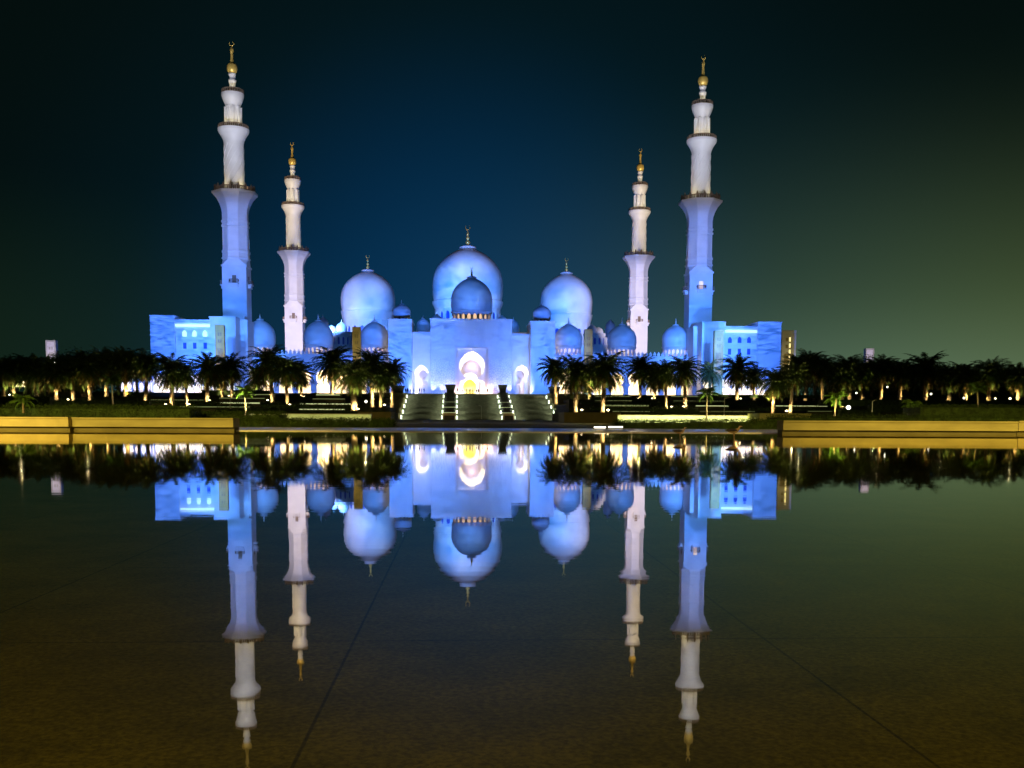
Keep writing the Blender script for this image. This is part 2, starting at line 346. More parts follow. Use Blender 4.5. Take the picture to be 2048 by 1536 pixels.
# terraces left and right of the stairs (riser distance, level)
LV = [(118, 0.30), (130, 0.62), (152, 1.30), (180, 2.20), (208, 3.35), (236, 4.75), (262, ZP)]
def level_for(py):
    best = min(LV, key=lambda l: abs(835-(l[1]-CAMH)/l[0]*F - py)); return best
def terraces(name, sgn, inner_px):
    mb = MB(); prev = 0.0
    for k, (d, z) in enumerate(LV):
        inner = UX_(inner_px, d, 830); outer = sgn*400
        nd = LV[k+1][0] if k+1 < len(LV) else 520
        if k == len(LV)-1: inner = UX_(945, d, 830)   # last level carries the mosque, both halves meet behind the stairs
        mb.box(min(inner, outer), max(inner, outer), d, nd, -0.01, z)
        prev = z
    ob = mb.build(name, M['soil']); ob.rotation_euler = (0, 0, TH); tag(ob, kind='structure')
terraces('terrain', -1, 772); terraces('terrain', 1, 1138)

# ------------------------------------------------------------------ minarets
def make_minaret():
    d = 300.0; k = lambda y: UZ(y, d, 468)
    def wd(px, y): return px*(d*math.cos(PITCH)-(k(y)-CAMH)*math.sin(PITCH))/F
    u, zt = U(463, 84, d)
    root = empty('minaret', W(u, d, ZP), TH, 'tall white minaret behind the left wing, blue below, white above, nearer left one', 'minaret', 'minarets of the mosque')
    Z = lambda y: k(y)-ZP
    s = wd(46.7, 580)/2
    mb = MB(); mb.box(-s, s, -s, s, 0, Z(534))
    zs = Z(534); zt_ = Z(521)                # square to octagon chamfer
    ro = wd(49, 480)/2/math.cos(math.pi/8)
    oc = [(ro*math.cos(math.pi/8+i*math.pi/4), ro*math.sin(math.pi/8+i*math.pi/4), zt_) for i in range(8)]
    sq = [(s, s, zs), (-s, s, zs), (-s, -s, zs), (s, -s, zs)]
    vs = sq+oc
    mb.add(vs, [(0,4,5-0), (0, 5, 1)] if False else [(0,4,5),(1,6,7),(2,8,9),(3,10,11),(0,5,6,1),(1,7,8,2),(2,9,10,3),(3,11,4,0)])
    mb.box(-s-.25, s+.25, -s-.25, s+.25, zs-.35, zs+.15)
    mb.build('square_tower', M['marble'], root)
    mb = MB(); C8 = math.cos(math.pi/8)
    def q(px, y): return (wd(px, y)/2/C8, Z(y))
    prof = [q(49,521),q(52,519.5),q(52,517),q(49.5,516),q(49.5,508),q(51.5,507),q(51.5,503),q(49,502),q(48,498),q(48,456),q(51,455),q(51,451.5),q(48.5,451),q(48.5,447),q(51,446.5),q(51,443),q(48,442),q(48,428),q(50,420),q(56,410),q(66,400),q(77,393),q(83,390),q(84,386)]
    mb.lathe(prof, 8, rot=math.pi/8, smooth=False)
    for i in range(8):                        # recessed-looking panels: thin mouldings on each face
        a = i*math.pi/4; ca, sa = math.cos(a), math.sin(a); rr = wd(48, 470)/2
        for off in (-1.0, 1.0):
            for z0, z1 in ((Z(497), Z(460)),):
                p = [(rr*ca - (off+e)*sa, rr*sa + (off+e)*ca) for e in (-.06, .06)]; qn = [(x+0.07*ca, y+0.07*sa) for x, y in p]
                mb.add([(p[0][0],p[0][1],z0),(p[1][0],p[1][1],z0),(p[1][0],p[1][1],z1),(p[0][0],p[0][1],z1),(qn[0][0],qn[0][1],z0),(qn[1][0],qn[1][1],z0),(qn[1][0],qn[1][1],z1),(qn[0][0],qn[0][1],z1)],
                       [(4,5,6,7),(0,4,7,3),(5,1,2,6),(3,7,6,2),(0,1,5,4)])
    mb.build('octagonal_shaft', M['marble'], root)
    def q2(px, y): return (wd(px, y)/2, Z(y))
    mb = MB(); mb.lathe([q2(38.5,388),q2(38.5,288),q2(41,282),q2(47,275),q2(54,269),q2(59,265.5),q2(61,263),q2(61,259)], 32)
    # spiral ribs
    for i in range(10):
        pts = []; 
        for j in range(25):
            t_ = j/24; a = i*2*math.pi/10 + t_*2.4; rr = wd(38.5, 330)/2; pts.append((rr*math.cos(a), rr*math.sin(a), Z(376)+t_*(Z(290)-Z(376))))
        mb.tube(pts, [0.11]*25, 4)
    mb.build('round_shaft', M['marble'], root)
    mb = MB(); mb.lathe([q2(26,260),q2(26,216),q2(31,210),q2(37,203),q2(42,196),q2(44,192),q2(44,188)], 24)
    for i in range(8):
        a = i*math.pi/4+.2; rr = wd(29, 235)/2; mb.lathe([(0.42, Z(255)), (0.42, Z(215))], 8, (rr*math.cos(a), rr*math.sin(a)))
    mb.build('lantern', M['marble'], root)
    for px, y0, y1 in ((84, 387, 377), (61, 259, 251.5), (44, 188, 180)):
        mb = MB(); r = wd(px, y0)/2*0.97; n = 8 if px == 84 else 20; ph = math.pi/8 if px == 84 else 0
        z0, z1 = Z(y0), Z(y1)
        mb.lathe([(r, z0), (r, z0+(z1-z0)*.18), (r-.15, z0+(z1-z0)*.18), (r-.15, z0)], n, rot=ph, smooth=False, cap=False)
        mb.lathe([(r, z1-.25), (r, z1), (r-.2, z1), (r-.2, z1-.25), (r, z1-.25)], n, rot=ph, smooth=False, cap=False)
        nb = int(2*math.pi*r/0.55)
        for i in range(nb):
            a = 2*math.pi*i/nb; rr = r*(0.95 if n == 8 else 1)-.08
            mb.lathe([(.16, z0+.1), (.16, z1-.2)], 4, (rr*math.cos(a), rr*math.sin(a)), cap=False)
        if n == 8:
            for i in range(16):
                a = 2*math.pi*i/16; rr = r*.93; mb.lathe([(.3, z0), (.3, z1+.2), (.12, z1+.7), (.02, z1+.9)], 6, (rr*math.cos(a), rr*math.sin(a)))
        mb.build('gallery_railing', M['rail'], root)
    mb = MB(); mb.lathe([q2(13,188),q2(11,178),q2(12,170),q2(15,163),q2(15.5,160),q2(11,158.5),q2(11,155),q2(14,151),q2(15.5,148.5),q2(12,147)], 16)
    mb.build('stem', M['marble'], root)
    mb = MB(); mb.lathe([q2(12,147),q2(18,144),q2(21,138),q2(20,132),q2(17,128.5),q2(9,127),q2(8,122),q2(6,118),q2(5,108),q2(6,106),q2(8,103),q2(8,99.5),q2(4,97),q2(2.5,95),q2(1.5,91)], 16)
    zc = Z(87.5); mb.torus((0, 0, zc), wd(8.5, 88)/2, 0.17, n=18, a0=120, a1=440, taper=True)
    mb.build('finial', M['gold'], root)
    for i in range(4):                        # four small balconies round the square tower
        a = i*math.pi/2; ca, sa = math.cos(a), math.sin(a)
        def mk(x0, x1, o0, o1, z0, z1, mb):
            c = [(x0, o0), (x1, o0), (x1, o1), (x0, o1)]; pts = [(ca*(-x)+(-sa)*(-(s+o)) if False else (x*ca + (s+o)*sa), (x*sa - (s+o)*ca)) for x, o in c]
            mb.add([(x, y, z0) for x, y in pts]+[(x, y, z1) for x, y in pts], [(0,1,2,3),(7,6,5,4),(0,4,5,1),(1,5,6,2),(2,6,7,3),(3,7,4,0)])
        z0 = Z(572); mb = MB()
        mk(-1.1, 1.1, 0, .8, z0-.8, z0-.02, mb); mk(-1.35, 1.35, 0, 1.1, z0, z0+.35, mb)
        bal = mb.build('balcony', M['marble'], root)
        mb = MB(); H = 1.35; mk(-1.3, 1.3, .98, 1.05, z0+H, z0+H+.14, mb)
        for j in range(9): x = -1.25+j*2.5/8; mk(x-.06, x+.06, .98, 1.04, z0+.37, z0+H-.005, mb)
        for sg in (-1.27, 1.27): mk(sg-.04, sg+.04, 0.02, .96, z0+.8, z0+H, mb)
        mb.build('railing', M['rail'], bal)
        mb = MB(); mk(-.55, .55, .01, .06, z0+.38, z0+2.6, mb)
        mb.build('balcony_door', M['warmglass'] if i == 0 else M['rail'], root)
    return root, zt
mina, ZTOP = make_minaret()
def place_top(px, py):                        # distance at which the tip (height ZTOP) shows at this pixel
    r = ray(px, py); t_ = (ZTOP-CAMH)/r.z; return r*t_
MIN = [mina]
mina['category'] = 'minaret'
for px, py, lab in ((1407, 111, 'tall white minaret behind the right wing, blue below, lit doorway on its balcony'),
                    (584, 285, 'shorter looking pinkish white minaret standing farther back, between two blue domes left of the entrance'),
                    (1281, 298, 'shorter looking pinkish white minaret standing farther back, beside a blue dome right of the entrance')):
    p = place_top(px, py); c = copy_tree(mina, (p.x, p.y, ZP), TH, label=lab); MIN.append(c)
for o_ in MIN:                                # only the right front one shows a lit doorway
    first = True
    for ch in o_.children:
        if ch.name.startswith('balcony_door'):
            ch.data = ch.data.copy(); ch.data.materials.clear(); ch.data.materials.append(M['warmglass'] if (o_ is MIN[1] and first) else M['rail'])
            if o_ is MIN[1] and first: ch['label'] = 'lit doorway'
            first = False

# ------------------------------------------------------------------ buildings in the mosque frame
def broot(name, u, d, label, cat='building', group=None):
    r_ = empty(name, W(u, d, ZP), TH, label, cat, group); return r_, (u, d, ZP)
def dome_on(root, off, px, pw, ytop, ybase, d, fin=(None), ydrum=None, mat_='marble', windows=0, winmat='blueglass', py=None, lipped=True, cap=True):
    """dome whose silhouette shows at these pixels at depth d"""
    py = py or (ytop+ybase)/2
    u = U(px, py, d)[0]; r = pw/2*ppm(d); z0 = UZ(ybase, d, px); z1 = UZ(ytop, d, px)
    mb = MB(); mb.lathe(dome_profile(r, z0, z1), 48, (u, d))
    if cap: mb.lathe([(r*.24, z1-.02), (r*.24, z1+r*.03), (r*.12, z1+r*.08)], 24, (u, d))
    if lipped: mb.lathe([(r*.97, z0-r*.03), (r*1.0, z0-r*.02), (r*1.0, z0+r*.01), (r*.95, z0+r*.02)], 48, (u, d))
    dm = mb.build('dome', M[mat_], root, off)
    if fin:
        finial_mesh(z1+r*.05, UZ(fin, d, px), max(r*.065, 0.16), (u, d), crescent=(pw > 60)).build('finial', M['gold'] if pw > 60 else M['marble2'], dm, off)
    if ydrum:
        zd = UZ(ydrum, d, px); rd = r*.93
        H = (z0-r*.03)-zd
        mb = MB(); mb.lathe([(rd*.995, zd+H*.74), (rd*1.02, zd+H*.80), (r*.99, zd+H*.95), (r*1.0, zd+H)], 48, (u, d), cap=False)
        if windows: drum(mb, (u, d), rd, zd, zd+H*.74, windows)
        else: mb.lathe([(rd, zd), (rd, zd+H*.74)], 48, (u, d), cap=False)
        dr = mb.build('drum', M[mat_], root, off)
        if windows:
            mb = MB(); mb.lathe([(rd-.45, zd+H*.08), (rd-.45, zd+H*.72)], 48, (u, d)); mb.build('drum_window', M[winmat], dr, off)
    return dm

# --- entrance hall
D0 = 285.0
eu = UX_(944, D0)
er, eo = broot('entrance_hall', eu, D0, 'central blue lit marble gatehouse with a glowing keyhole portal at the top of the stairs', 'gatehouse')
x0, x1 = U(861.5, 715, D0)[0], U(1023.5, 715, D0)[0]; zt = UZ(641, D0)
fx0, fx1 = U(912.5, 745, D0)[0], U(976, 745, D0)[0]; fz = UZ(697.5, D0)
mb = MB()
mb.box(x0, fx0, D0, D0+14, ZP-.2, zt); mb.box(fx1, x1, D0, D0+14, ZP-.2, zt); mb.box(fx0, fx1, D0, D0+14, fz, zt)
mb.box(x0-.2, x1+.2, D0-.2, D0+14.2, zt+.01, zt+.5)
mb.build('wall', M['inlay'], er, eo)
pm = ppm(D0)
cx = (fx0+fx1)/2
pxz = lambda y: UZ(y, D0)
def plate(name, m, yz0, yz1, opx, opy, orad, hw, yn, hn, root=None, off=None, X0=None, X1=None, Z1=None, dd=D0):
    c_ = U(opx, opy, dd)[0]; mb = MB()
    bay(mb, X0, X1, ZP-.1, Z1, keyhole(c_, ZP-.1, hw*pm, UZ(yn, dd, opx), hn, UZ(opy, dd, opx), orad*pm), dd+yz0, dd+yz1)
    return mb.build(name, m, root, off)
K = dict(root=er, off=eo, X0=fx0, X1=fx1, Z1=fz)
plate('portal_frame', M['marble'], .7, 1.5, 944.3, 731.5, 25.5, 24, 756, 1.0, **K)
plate('white_archivolt', M['marble'], 3.2, 3.9, 943, 742, 20.5, 19, 760, .6, **K)
plate('inner_wall', M['marble2'], 6.2, 6.8, 940, 765, 19.5, 18, 781, .4, **K)
plate('inner_arch', M['marble'], 8.4, 8.9, 940, 772, 13.5, 13, 783, .3, **K)
mb = MB()
for a, b_ in ((fx0-.35, fx0+.25), (fx1-.25, fx1+.35)): mb.box(a, b_, D0-.12, D0+.5, ZP-.1, fz+.2)
mb.box(fx0-.35, fx1+.35, D0-.13, D0+.5, fz+.2, fz+.55); mb.build('portal_moulding', M['marble2'], er, eo)
cx2 = cx-0.6
for i in range(9):
    a = R(-25+230*i/8); c_ = U(944.3, 731.5, D0)[0]; point(W(c_+math.cos(a)*27*pm, D0+2.3, pxz(733)+math.sin(a)*27*pm), 62, (1, .89, .70))
for sx in (-1, 1):
    for z_ in (.6, 2.0, 3.4): point(W(cx+sx*28*pm, D0+2.4, ZP+z_), 330, (1, .86, .62))
    point(W(cx2+sx*21*pm, D0+7.6, ZP+1.2), 420, (1, .93, .68)); point(W(cx2+sx*14*pm, D0+7.6, ZP+5.0), 300, (1, .95, .75))
    point(W(cx+sx*4.0, D0-.9, ZP+.3), 800, (1, .60, .42))
point(W(cx, D0+5.0, ZP+8.6), 110, (1, .66, .60)); 
mb = MB()
mb.box(fx0-.5, fx0-.02, D0+2, D0+13.5, ZP-.1, fz+.1); mb.build('passage_wall', M['marble2'], er, eo)
mb = MB(); mb.box(fx1+.02, fx1+.5, D0+2, D0+13.5, ZP-.1, fz+.1); mb.build('passage_wall', M['marble2'], er, eo)
mb = MB(); mb.box(fx0, fx1, D0+12.5, D0+13, ZP-.1, fz); mb.build('gilded_screen', M['interior'], er, eo)
dome_on(er, eo, 943.5, 82, 556, 624, 297, fin=533, ydrum=643, windows=20, winmat='warmglass')
# --- flanks and corner blocks of the gatehouse
def flank(pxa, pxb, ytop, ycorn, apx, ashift, lab, rec):
    d = D0+1.5
    r_, o_ = broot('side_porch', UX_((pxa+pxb)/2, d), d, lab, 'porch', 'porches beside the gatehouse')
    a, b2 = U(pxa, 720, d)[0], U(pxb, 720, d)[0]; ac = U(apx, 750, d)[0]; zt = UZ(ytop, d, apx); zcn = UZ(ycorn, d, apx)
    mb = MB(); bay(mb, a, b2, ZP-.1, zt, keyhole(ac, ZP-.1, 12.5*pm, UZ(757, d, apx), .7, UZ(746, d, apx), 13.5*pm), d, d+1.2)
    mb.box(a, b2, d+1.2, d+11, zt-.6, zt-.05)
    mb.box(a, b2, d-.25, d-.003, zcn, zcn+.35); mb.build('wall', M['marble'], r_, o_)
    for p0, p1 in ((ac-19*pm, ac-14.2*pm), (ac+14.2*pm, ac+19*pm)):
        mb = MB(); mb.box(p0, p1, d-.15, d-.005, ZP-.1, UZ(742, d, apx)); mb.build('pilaster', M['marble2'], r_, o_)
    K2 = dict(root=r_, off=o_, X0=a, X1=b2, Z1=zt-.6, dd=d)
    plate('white_archivolt', M['marble'], 2.6, 3.0, apx+ashift, 750, 9.6, 9, 760, .4, **K2)
    plate('inner_wall', M['marble2'], 5.6, 6.0, apx+ashift*1.6, 760, 7, 6, 768, .3, **K2)
    for i in range(7):
        an = R(-25+230*i/6); point(W(ac+math.cos(an)*14.6*pm, d+1.9, UZ(746, d, apx)+math.sin(an)*14.6*pm), 55, (1, .90, .74))
    for sx in (-1, 1):
        for z_ in (.5, 2.0): point(W(ac+sx*15*pm, d+1.9, ZP+z_), 230, (1, .88, .70))
        point(W(ac+sx*4, d-1.0, ZP+.3), 200, (1, .58, .45))
    point(W(ac, d+4.4, ZP+4), 75, (.85, .7, 1.0))
    mb = MB(); mb.box(a, b2, d+10, d+10.6, ZP-.1, zt-.62); mb.build('rear_wall', M['marble'], r_, o_)
    for q in (ac,):
        point(W(q, d+8, ZP+3), 120, (.75, .7, 1.0))
flank(824, 861.3, 664, 671, 843, 3.5, 'left side porch with a glowing keyhole arch between the gatehouse and its left corner tower', 0)
flank(1023.7, 1061, 667, 673, 1044, -3.5, 'right side porch with a glowing keyhole arch between the gatehouse and its right corner tower', 0)
def corner(pxa, pxb, ytop, dpx, dyt, lab, fin):
    d = D0-3
    r_, o_ = broot('corner_tower', UX_((pxa+pxb)/2, d), d, lab, 'tower', 'corner towers of the gatehouse')
    a, b2 = U(pxa, 720, d)[0], U(pxb, 720, d)[0]; zt = UZ(ytop, d, (pxa+pxb)/2)
    mb = MB(); mb.box(a, b2, d, d+15, ZP-.1, zt); mb.box(a-.15, b2+.15, d-.15, d+15.1, zt+.003, zt+.45)
    mb.build('wall', M['marble'], r_, o_)
    dome_on(r_, o_, dpx, 36, dyt, ytop-9, d+7, fin=fin, ydrum=ytop+2, windows=12)
corner(777, 823.7, 641, 803, 609, 'square blue marble corner tower with a small dome, left of the gatehouse', 599)
corner(1061.3, 1110, 645, 1084, 612, 'square blue marble corner tower with a small dome, right of the gatehouse', 603)
# --- little domes peeping over the porches (stand on the first arcade roof)
gal, go = broot('courtyard_gallery', UX_(944, 315), 315, 'courtyard roof behind the gatehouse, with four little domes peeping over the porches', 'gallery')
mb = MB(); mb.box(UX_(790, 315), UX_(1100, 315), 303, 340, ZP, UZ(668, 310)); mb.build('roof_block', M['marble'], gal, go)
for px, pw, yt, yb, f in ((846, 27, 637, 661, 631), (873, 26, 629, 655, None), (1004, 26, 632, 657, None), (1027, 24, 640, 664, 633)):
    dome_on(gal, go, px, pw, yt, yb, 312, fin=f, ydrum=yb+7)

# --- arcades left and right
def arcade(pxa, pxb, ytop, domes, minor, lab, side):
    d = 296.0; uc = UX_((pxa+pxb)/2, d)
    r_, o_ = broot('arcade', uc, d, lab, 'arcade', 'arcades of the mosque')
    a, b2 = UX_(pxa, d), UX_(pxb, d); zt = UZ(ytop, d, (pxa+pxb)/2)
    n = max(3, round((b2-a)/5.4)); per = (b2-a)/n
    mb = MB()
    for i in range(n):
        bx = a+i*per; c = bx+per/2
        bay(mb, bx, bx+per, ZP-.1, zt, keyhole(c, ZP-.1, per*.34, ZP+3.6, .6, ZP+5.1, per*.36), d, d+1.0)
    mb.box(a, b2, d-.35, d-.005, zt-.9, zt-.4); mb.box(a, b2, d+1.003, d+13, zt-.7, zt-.05)
    mb.build('arch_wall', M['marble'], r_, o_)
    mb = MB(); mb.box(a, b2, d+9.5, d+10, ZP-.1, zt-.71); mb.build('rear_wall', M['marble2'], r_, o_)
    mb = MB()                                   # parapet of little merlons
    m_ = int((b2-a)/1.15)
    for i in range(m_):
        x = a+(i+.5)*(b2-a)/m_; mb.prism([(x-.36, zt), (x+.36, zt), (x+.40, zt+.55), (x, zt+1.25), (x-.40, zt+.55)], None, d, d+.3)
    mb.build('parapet', M['marble'], r_, o_)
    for k in range(n):
        if k % 2 == 0: point(W(a+(k+.5)*per, d+4.5, ZP+4.6), 4200, (1, .76, .32), .35)
    for px, pw, yt, yb, f in domes: dome_on(r_, o_, px, pw, yt, yb, d+7, fin=f, ydrum=yb+17, windows=18, winmat='warmglass')
    for px, pw, yt, yb, f, dd in minor: dome_on(r_, o_, px, pw, yt, yb, dd, fin=f, ydrum=yb+12, mat_='marble2')
arcade(478, 776, 708, [(520.5, 59, 640, 690, 626), (637, 57, 642, 690, 627), (749, 56, 644, 690, 629)],
       [(646, 22, 635, 655, 629, 330)],
       'left arcade of arches with three large blue domes, between the left wing and the gatehouse', -1)
arcade(1111, 1392, 712, [(1137, 55, 649, 692, 634), (1244, 58, 650, 694, 635), (1351, 54, 651, 694, 636)],
       [(1220.5, 20, 641, 663, 637, 330)],
       'right arcade of arches with three large blue domes, between the gatehouse and the right wing', 1)

# --- wing pavilions
def wing(side, s0, A, B, C_, Dd, ytA, ytM, ytB, ystrip, wins, winy, ry, lab):
    d = 284.0; uc = UX_((A+Dd)/2, d)
    r_, o_ = broot('wing_pavilion', uc, d, lab, 'pavilion', 'wing pavilions of the mosque')
    X = lambda p: U(p, 720, d)[0]
    z = lambda y, p=(A+Dd)/2: UZ(y, d, p)
    a, b2, c, e = X(A), X(B), X(C_), X(Dd)
    mb = MB()
    mb.box(a, b2, d, d+14, ZP-.1, z(ytA, A)); mb.box(c, e, d, d+14, ZP-.1, z(ytB, Dd))
    mb.box(b2, c, d+.9, d+13, ZP-.1, z(ytM)-.01); mb.box(b2, c, d+.25, d+.88, z(ystrip)+.9, z(ytM))
    for p, q, yt, pp in ((a, b2, ytA, A), (c, e, ytB, Dd)): mb.box(p-.15, q+.15, d-.15, d+14.1, z(yt, pp)+.003, z(yt, pp)+.4)
    mb.build('wall', M['marble'], r_, o_)
    mb = MB(); mb.box(b2+.15, c-.15, d+.45, d+.86, z(ystrip)-.1, z(ystrip)+.45); mb.build('light_strip', M['lampw'] if False else mat('cornice_light', (.7,.8,.9), .5, emit=(.45,.72,1.0), estr=1.5), r_, o_)
    for k, wx in enumerate(wins):
        u = U(wx, winy, d)[0]; hw = 3.9*pm
        mb = MB(); o1 = round_arch(u, z(winy+7, wx), hw+.28, z(winy-1, wx), 8, .5); mb.prism(o1, None, d+.74, d+.898)
        fr_ = mb.build('window', M['marble'], r_, o_)
        mb = MB(); mb.prism(round_arch(u, z(winy+7, wx)+.2, hw, z(winy-1, wx), 8, .5), None, d+.66, d+.737); mb.build('pane', M['coolglass'] if side < 0 else M['blueglass'], fr_, o_)
        mb = MB(); mb.box(u-hw-.15, u+hw+.15, d+.78, d+.898, z(ry+6, wx)-.15, z(ry-6, wx)+.15); fr_ = mb.build('window', M['marble'], r_, o_)
        mb = MB(); mb.box(u-hw+.1, u+hw-.1, d+.7, d+.777, z(ry+6, wx), z(ry-6, wx)); mb.build('pane', M['blueglass'], fr_, o_)
    # flat glowing arch plates added for the bright band along the wing's foot
    n = 4; us = [(b2+(k+.5)*(c-b2)/n, .9) for k in range(n)]+[(a+(b2-a)*q, 0) for q in (.25, .55, .85)]+[(c+(e-c)*q, 0) for q in (.2, .75)]
    for u, dy in us:
        mb = MB(); mb.prism(keyhole(u, ZP, 1.05, ZP+2.8, .4, ZP+3.9, 1.15), None, d+dy-.1, d+dy-.003); mb.build('glow_plate', M['plate_glow'], r_, o_)
    return r_
M['plate_glow'] = mat('arch_plate_glow', (.8, .7, .5), .5, emit=(1.0, .82, .5), estr=1.6)
wing(-1, 0, 302, 350.5, 421, 472.5, 633, 639, 636, 652, (367.5, 387.5, 408.5), 667, 691, 'left wing pavilion, plain blue lit blocks with three glowing arched windows')
wing(1, 0, 1403, 1449.5, 1514, 1561, 645.5, 652, 646.5, 663.5, (1461, 1480.5, 1499.5), 680, 703, 'right wing pavilion, plain blue lit blocks with three dark arched windows')
# stepped annexe beside each wing, under the minaret
def annexe(pxa, pxb, yt, d, lab):
    r_, o_ = broot('minaret_annexe', UX_((pxa+pxb)/2, d), d, lab, 'annexe', 'annexes at the foot of the minarets')
    a, b2 = U(pxa, 720, d)[0], U(pxb, 720, d)[0]; z = UZ(yt, d, (pxa+pxb)/2)
    mb = MB(); mb.box(a, b2, d, d+9, ZP-.1, z); mb.box(a-.15, b2+.15, d-.15, d+9.1, z+.004, z+.4); mb.box(a+1, b2-1, d+1.5, d+8, z+.41, z+1.6)
    mb.build('wall', M['marble2'], r_, o_)
    mb = MB(); mb.prism(round_arch((a+b2)/2, z-7, .5, z-3, 6, .5), None, d-.08, d-.004); mb.build('niche', M['marble'], r_, o_)
annexe(477, 496, 642, 290, 'narrow pale annexe at the foot of the left front minaret, right of the left wing')
annexe(1386, 1402, 655, 290, 'narrow pale annexe at the foot of the right front minaret, left of the right wing')

# --- prayer hall with the three great domes
DH = 418.0
ph, po = broot('prayer_hall', UX_(934, DH), DH, 'great prayer hall at the back carrying three huge pale domes on arched drums', 'hall')
mb = MB(); zr = UZ(688, DH)
mb.box(UX_(640, DH), UX_(1230, DH), DH, DH+46, ZP, zr)
mb.box(U(860, 660, DH)[0], U(1010, 660, DH)[0], DH+1, DH+44, zr+.01, UZ(654, DH))
mb.build('wall', M['marble'], ph, po)
dome_on(ph, po, 935.5, 139, 497, 605, DH+18, fin=450, ydrum=655, windows=24)
dome_on(ph, po, 736, 106, 543, 624, DH+16, fin=509, ydrum=690, windows=20)
dome_on(ph, po, 1132.5, 104, 548, 631, DH+16, fin=515, ydrum=694, windows=20)
for px, pw, yt, yb, f in ((683, 21, 645, 661, 639), (663, 18, 651, 664, None), (1184, 21, 650, 667, 646), (1197, 19, 655, 668, None)):
    dome_on(ph, po, px, pw, yt, yb, 385, fin=f, ydrum=yb+5)
for px, yt in ((686, 665), (1190, 668)):
    u = UX_(px, 386); mb = MB(); r = 24*ppm(386); z1 = UZ(yt, 386, px); z0 = UZ(693, 386, px)
    mb.lathe([(r*1.05, z1-.6), (r*1.05, z1)], 16, (u, 386)); drum(mb, (u, 386), r, z0, z1-.6, 16, .22); 
    mb.lathe([(r, ZP), (r, z0)], 24, (u, 386), cap=False)
    o_ = mb.build('side_rotunda', M['marble'], ph, po)
    mb = MB(); mb.lathe([(r-.45, z0+.2), (r-.45, z1-.8)], 24, (u, 386)); mb.build('rotunda_window', M['blueglass'], o_, po)

# ------------------------------------------------------------------ light towers
def tower(px0, px1, yt, yb, d, lab, m='tower', grp='light towers in front of the mosque', strip=False, base=None):
    pc = (px0+px1)/2; u = U(pc, (yt+yb)/2, d)[0]; w_ = (px1-px0)*ppm(d); z1 = UZ(yt, d, pc); zb = ZP if base is None else base
    root = empty('light_tower', W(u, d, zb), TH, lab, 'light tower', grp); H = z1-zb
    mb = MB(); mb.box(-w_/2, w_/2, 0, w_*.6, 0, H); mb.build('stone_body', M[m], root)
    mb = MB(); mb.box(-w_/2-.04, -w_/2+w_*.13, -.12, -.003, 0, H+.05); mb.box(w_/2-w_*.13, w_/2+.04, -.12, -.003, 0, H+.05); mb.box(-w_/2+w_*.13, w_/2-w_*.13, -.12, -.003, H-w_*.15, H+.05)
    mb.build('edge_frame', M['greystone'] if m == 'pale' else M[m], root)
    mb = MB()
    for r0 in (0.72, 0.82):
        for i in range(2): mb.box(-w_*.22+i*w_*.24, -w_*.02+i*w_*.24-w_*0.02, -.06, -.004, H*r0+ H*.02, H*r0+H*.07)
    mb.box(-w_*.3, w_*.3, -.05, -.004, H*.05, H*.66) 
    mb.build('bronze_panel', M['panel'] if m != 'pale' else M['greystone'], root)
    if strip:
        mb = MB()
        for i in range(9): mb.box(w_*.02, w_*.12, -.2, -.125, H*(.12+i*.09), H*(.12+i*.09)+H*.06)
        mb.build('light_column', M['lamp2'], root)
    return root
M['pale'] = mat('pale_panel', (.55, .5, .5), .6, var=.15, emit=None)
M['beige'] = mat('beige_stone', (.46, .43, .32), .7, var=.12, scale=.5)
M['lamp2'] = mat('yellow_lamps', (.8, .7, .4), .5, emit=(1.0, .85, .35), estr=1.3)
TW = [(432, 449, 650, 268, 'left of the three beige light towers'), ]
tower(432, 449, 650, 783, 266, 'slim beige light tower standing in front of the left wing, beside its arched windows')
tower(705.5, 721.5, 654, 783, 266, 'slim beige light tower between two blue arcade domes left of the gatehouse')
tower(1169, 1184.5, 659, 783, 266, 'slim beige light tower standing just right of the blue dome beside the gatehouse')
tower(1428, 1446, 661, 783, 266, 'slim beige light tower in front of the right wing, its foot visible between palms')
tower(1563, 1592, 661, 715, 300, 'broad beige light tower right of the mosque with a column of yellow lamps', m='beige', strip=True)
tower(92.5, 111, 681, 710, 330, 'distant pale light tower above the dark trees left of the mosque', m='pale')
tower(1731, 1748, 697, 725, 330, 'distant pale light tower above the dark palms right of the mosque', m='pale')
for px, py, d in ((101, 695, 330), (1740, 710, 330)):
    u, z = U(px, py, d); spot(W(u-1, d-14, z-6), W(u, d, z), 9000, (.9, .82, 1.0), 30)
for px in (440, 713, 1177, 1437, 1575):
    d = 266 if px < 1500 else 300
    u, z = U(px, 700, d); spot(W(u+.4, d-9, ZP+.4), W(u, d, z), 6500, (1, .86, .48), 50, .6)

# ------------------------------------------------------------------ floodlighting of the mosque
gz = ZP+0.6
for u in range(-92, 85, 11):
    spot(W(u+eu+2, 262.5, gz), W(u+eu+2, 287, ZP+9), 2000, BLUE2, 120, .6, radius=0)
for u, ut, p_ in ((-66, -84, 230000), (-44, -52, 110000), (-15, -16, 175000), (19, 20, 175000), (44, 50, 110000), (60, 74, 230000)):   # cloud projectors set unseen in mid-air, without masts
    spot(W(u+eu, 238, ZP+9), W(ut+eu*1.02, 290, ZP+13), p_*.95, (.016,.165,1.0), 54, .9, radius=0, clouds=.55, cscale=24, col2=(.078,.25,1.25))
for px, py in ((520, 668), (637, 668), (749, 670), (1137, 672), (1244, 674), (1351, 674)):          # arcade domes
    u, z = U(px, py, 300); spot(W(u+3, 262, ZP+22), W(u, 300, z), 26000, (.03,.22,1), 19, .7, clouds=.4, cscale=12, col2=(.10,.34,1.2))
